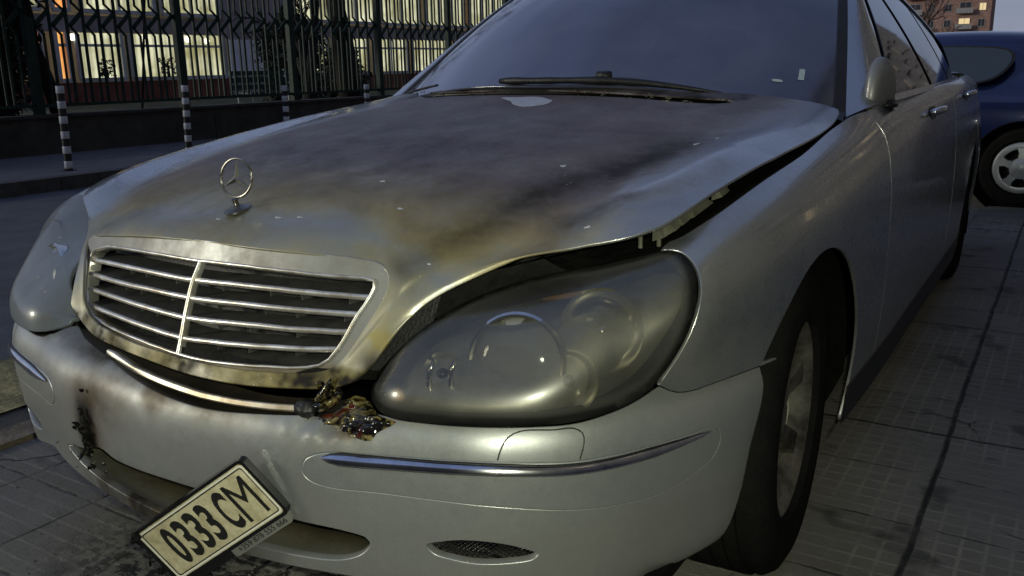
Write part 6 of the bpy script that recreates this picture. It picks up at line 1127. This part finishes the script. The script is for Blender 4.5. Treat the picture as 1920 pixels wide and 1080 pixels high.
def smoothcl(q, n=6):
    q = np.array(q); k = len(q); o = []
    for i in range(k):
        a, b, c, d = q[i-1], q[i], q[(i+1) % k], q[(i+2) % k]
        for j in range(n): t = j/n; o.append(tuple(.5*((2*b)+(-a+c)*t+(2*a-5*b+4*c-d)*t*t+(-a+3*b-3*c+d)*t**3)))
    return o
qs = smoothcl(qo)
def flip(o):
    return o
for nm, sc1, mt, off in (('window_seal', 1.06, BLACK, -.001), ('quarter_window', 1.0, HGL, -.006)):
    c = np.array([.36, .995]); o = [tuple(c+(np.array(p)-c)*[1+(sc1-1)*.6, sc1+(sc1-1)*.3]) for p in qs]
    S3 = HS2(); V = S3(np.array(o)); V[:, 1] += off-.012; P = [tuple(v) for v in V]; k = len(P); b = [(v[0], v[1]+.03, v[2]) for v in P]
    mesh(nm, P+b, [tuple(range(k))]+[(i, (i+1) % k, k+(i+1) % k, k+i) for i in range(k)], mt, hb, False)
bm = bmesh.new(); lathe(bm, [(.0, -.01), (.335, -.01), (.34, .05), (.335, .07)], 40, Matrix.Translation((1.02, .0, .28)) @ Matrix.Rotation(R(90), 4, 'X')); frombm('wheel_arch', bm, LINER, hb, True, 40)
def hwheel(x):
    w = bpy.data.objects.new('wheel', None); COL.objects.link(w); w.parent = hb; M = Matrix.Translation((x, .10, .285)) @ Matrix.Rotation(R(90), 4, 'X')
    bm = bmesh.new(); lathe(bm, [(.175, .10), (.20, .125), (.25, .128), (.277, .108), (.285, .08), (.285, -.08), (.2, -.1)], 48, M); frombm('tyre', bm, RUB, w, True, 35)
    bm = bmesh.new(); lathe(bm, [(0, .150), (.035, .148), (.06, .138), (.075, .136)], 40, M)
    ns = 5
    lathe(bm, [(.138, .130), (.16, .134), (.178, .128), (.184, .115), (.18, .10)], 48, M)
    for k in range(ns):
        a0 = 2*math.pi*k/ns+.3; vs = []
        for r, ww, z in ((.07, .030, .138), (.105, .026, .136), (.142, .044, .132)):
            for s, dz in ((-1, -.018), (-.8, 0), (.8, 0), (1, -.018)): vs.append(bm.verts.new(M @ Vector((r*math.cos(a0)-s*ww*math.sin(a0), r*math.sin(a0)+s*ww*math.cos(a0), z+dz))))
        for q in (0, 4):
            for j in range(3): bm.faces.new((vs[q+j], vs[q+j+1], vs[q+j+5], vs[q+j+4]))
    frombm('hubcap', bm, mat('hubcap_silver', (.42, .44, .45), .35, .6, noisec=.3), w, True, 40)
    bm = bmesh.new(); lathe(bm, [(.18, .098), (0, .098)], 30, M); frombm('brake_drum', bm, BAY, w)
hwheel(1.02); hwheel(-1.52)
bm = bmesh.new(); box(bm, (.62, .10, .24), (.14, .05, .04)); bevel(bm, .01); frombm('sill_bracket', bm, BAY, hb)
# ================================================================= far block, and the street's other side (it shows in the side windows)
FAR = mat('orange_brick', (.33, .20, .16), .9, noisec=.35, nscale=1.2); DKW = mat('dark_pane', (.03, .03, .035), .15); CONB = mat('balcony_concrete', (.32, .30, .29), .85, noisec=.2)
def block(name, lab, x0, x1, y0, y1, H, mt, face, storey=2.9, bay=3.0, zb=0):
    b = thing(name, lab, 'building', ((x0+x1)/2, (y0+y1)/2, zb)); cx, cy = (x0+x1)/2, (y0+y1)/2
    MB().box((0, 0, H/2), ((x1-x0)/2, (y1-y0)/2, H/2)).build('wall', mt, b); MB().box((0, 0, H+.15), ((x1-x0)/2+.35, (y1-y0)/2+.35, .15)).build('roof', CONB, b)
    k = 0
    for fx in face:
        L = (x1-x0) if fx in 'sn' else (y1-y0); nb = int(L/bay)
        for f in range(int(H/storey)):
            for i in range(nb):
                t = -L/2+(i+.5)*L/nb; z = f*storey+1.6; big = (i % 3 == 1)
                w = MB(); fr = MB(); bl_ = MB(); hw, hh = (.6, .7) if not big else (1.0, .95)
                def add(mb, t0, z0, a, h, d0, d1):
                    if fx == 's': mb.box((t0, -(y1-y0)/2-(d0+d1)/2, z0), (a, abs(d1-d0)/2, h))
                    if fx == 'w': mb.box((-(x1-x0)/2-(d0+d1)/2, t0, z0), (abs(d1-d0)/2, a, h))
                    if fx == 'e': mb.box(((x1-x0)/2+(d0+d1)/2, t0, z0), (abs(d1-d0)/2, a, h))
                add(w, t, z, hw*.94, hh*.94, 0, .02); wo = w.build('window', DKW if (i*7+f*3) % 5 else LITW, b)
                add(fr, t, z+hh, hw, .05, 0, .06); add(fr, t, z-hh, hw+.06, .05, 0, .12); add(fr, t-hw, z, .05, hh, 0, .06); add(fr, t+hw, z, .05, hh, 0, .06); add(fr, t, z, .03, hh, .02, .05)
                if big and f: add(fr, t, z-hh-.15, hw+.5, .07, 0, 1.0); add(fr, t, z-hh+.35, hw+.5, .45, .94, 1.0)
                fr.build('frame', CONB, wo)
                k += 1
                if k > 95: return b
    return b
LITW = mat('lit_flat_window', (.4, .35, .2), .4, emit=(1, .75, .4), es=.2)
block('apartment_block', 'orange brick apartment block far behind the blue car, at the top right', -42, -14.8, 200, 208, 30, FAR, 's', 3.0, 3.0)
for _l, _a, _b, _h in (('grey apartment block beside the pavement, seen only mirrored in the front door', -14, 52, 21), ('taller grey apartment block down the pavement, mirrored in the side windows', 54, 126, 27), ('farthest and tallest grey apartment block, mirrored in the rear side windows', 130, 250, 36)): block('apartment_block', _l, 7.0, 17, _a, _b, _h, mat('grey_block', (.20, .18, .165), .9, noisec=.3, nscale=1), 'w', 3.0, (_b-_a)/12.5)
block('apartment_block', 'low brown block behind the camera, seen only mirrored in the bumper', -14, 12, -26, -15, 9, mat('brown_block', (.14, .12, .11), .9, noisec=.3, nscale=1), 's', 3.0, 4)

# grit and crumbs lying on the slabs
m = MB(); rr = np.random.default_rng(31)
for i in range(900):
    x, y = (rr.uniform(.95, 3.0), rr.uniform(.0, 5.5)) if i % 2 else (rr.normal(-.1, .5), rr.normal(-.15, .35))
    if x < -1.15: continue
    r = rr.uniform(.001, .0042); c = np.array([x, y, r*.5]); V = [c+np.array([r*math.cos(a)*rr.uniform(.7, 1.3), r*math.sin(a)*rr.uniform(.7, 1.3), 0]) for a in (0, 1.6, 3.1, 4.7)]+[c+[0, 0, r*.8], c-[0, 0, r*.5]]
    m.add(V, [(0, 1, 4), (1, 2, 4), (2, 3, 4), (3, 0, 4), (1, 0, 5), (2, 1, 5), (3, 2, 5), (0, 3, 5)])
o = m.build('grit', mat('grit_stone', (.14, .13, .11), .9, noisec=.7, nscale=30, ncol=(.02, .02, .018))); o['kind'] = 'stuff'; o['label'] = 'loose grit and burnt crumbs scattered over the pavement slabs'; o['category'] = 'grit'
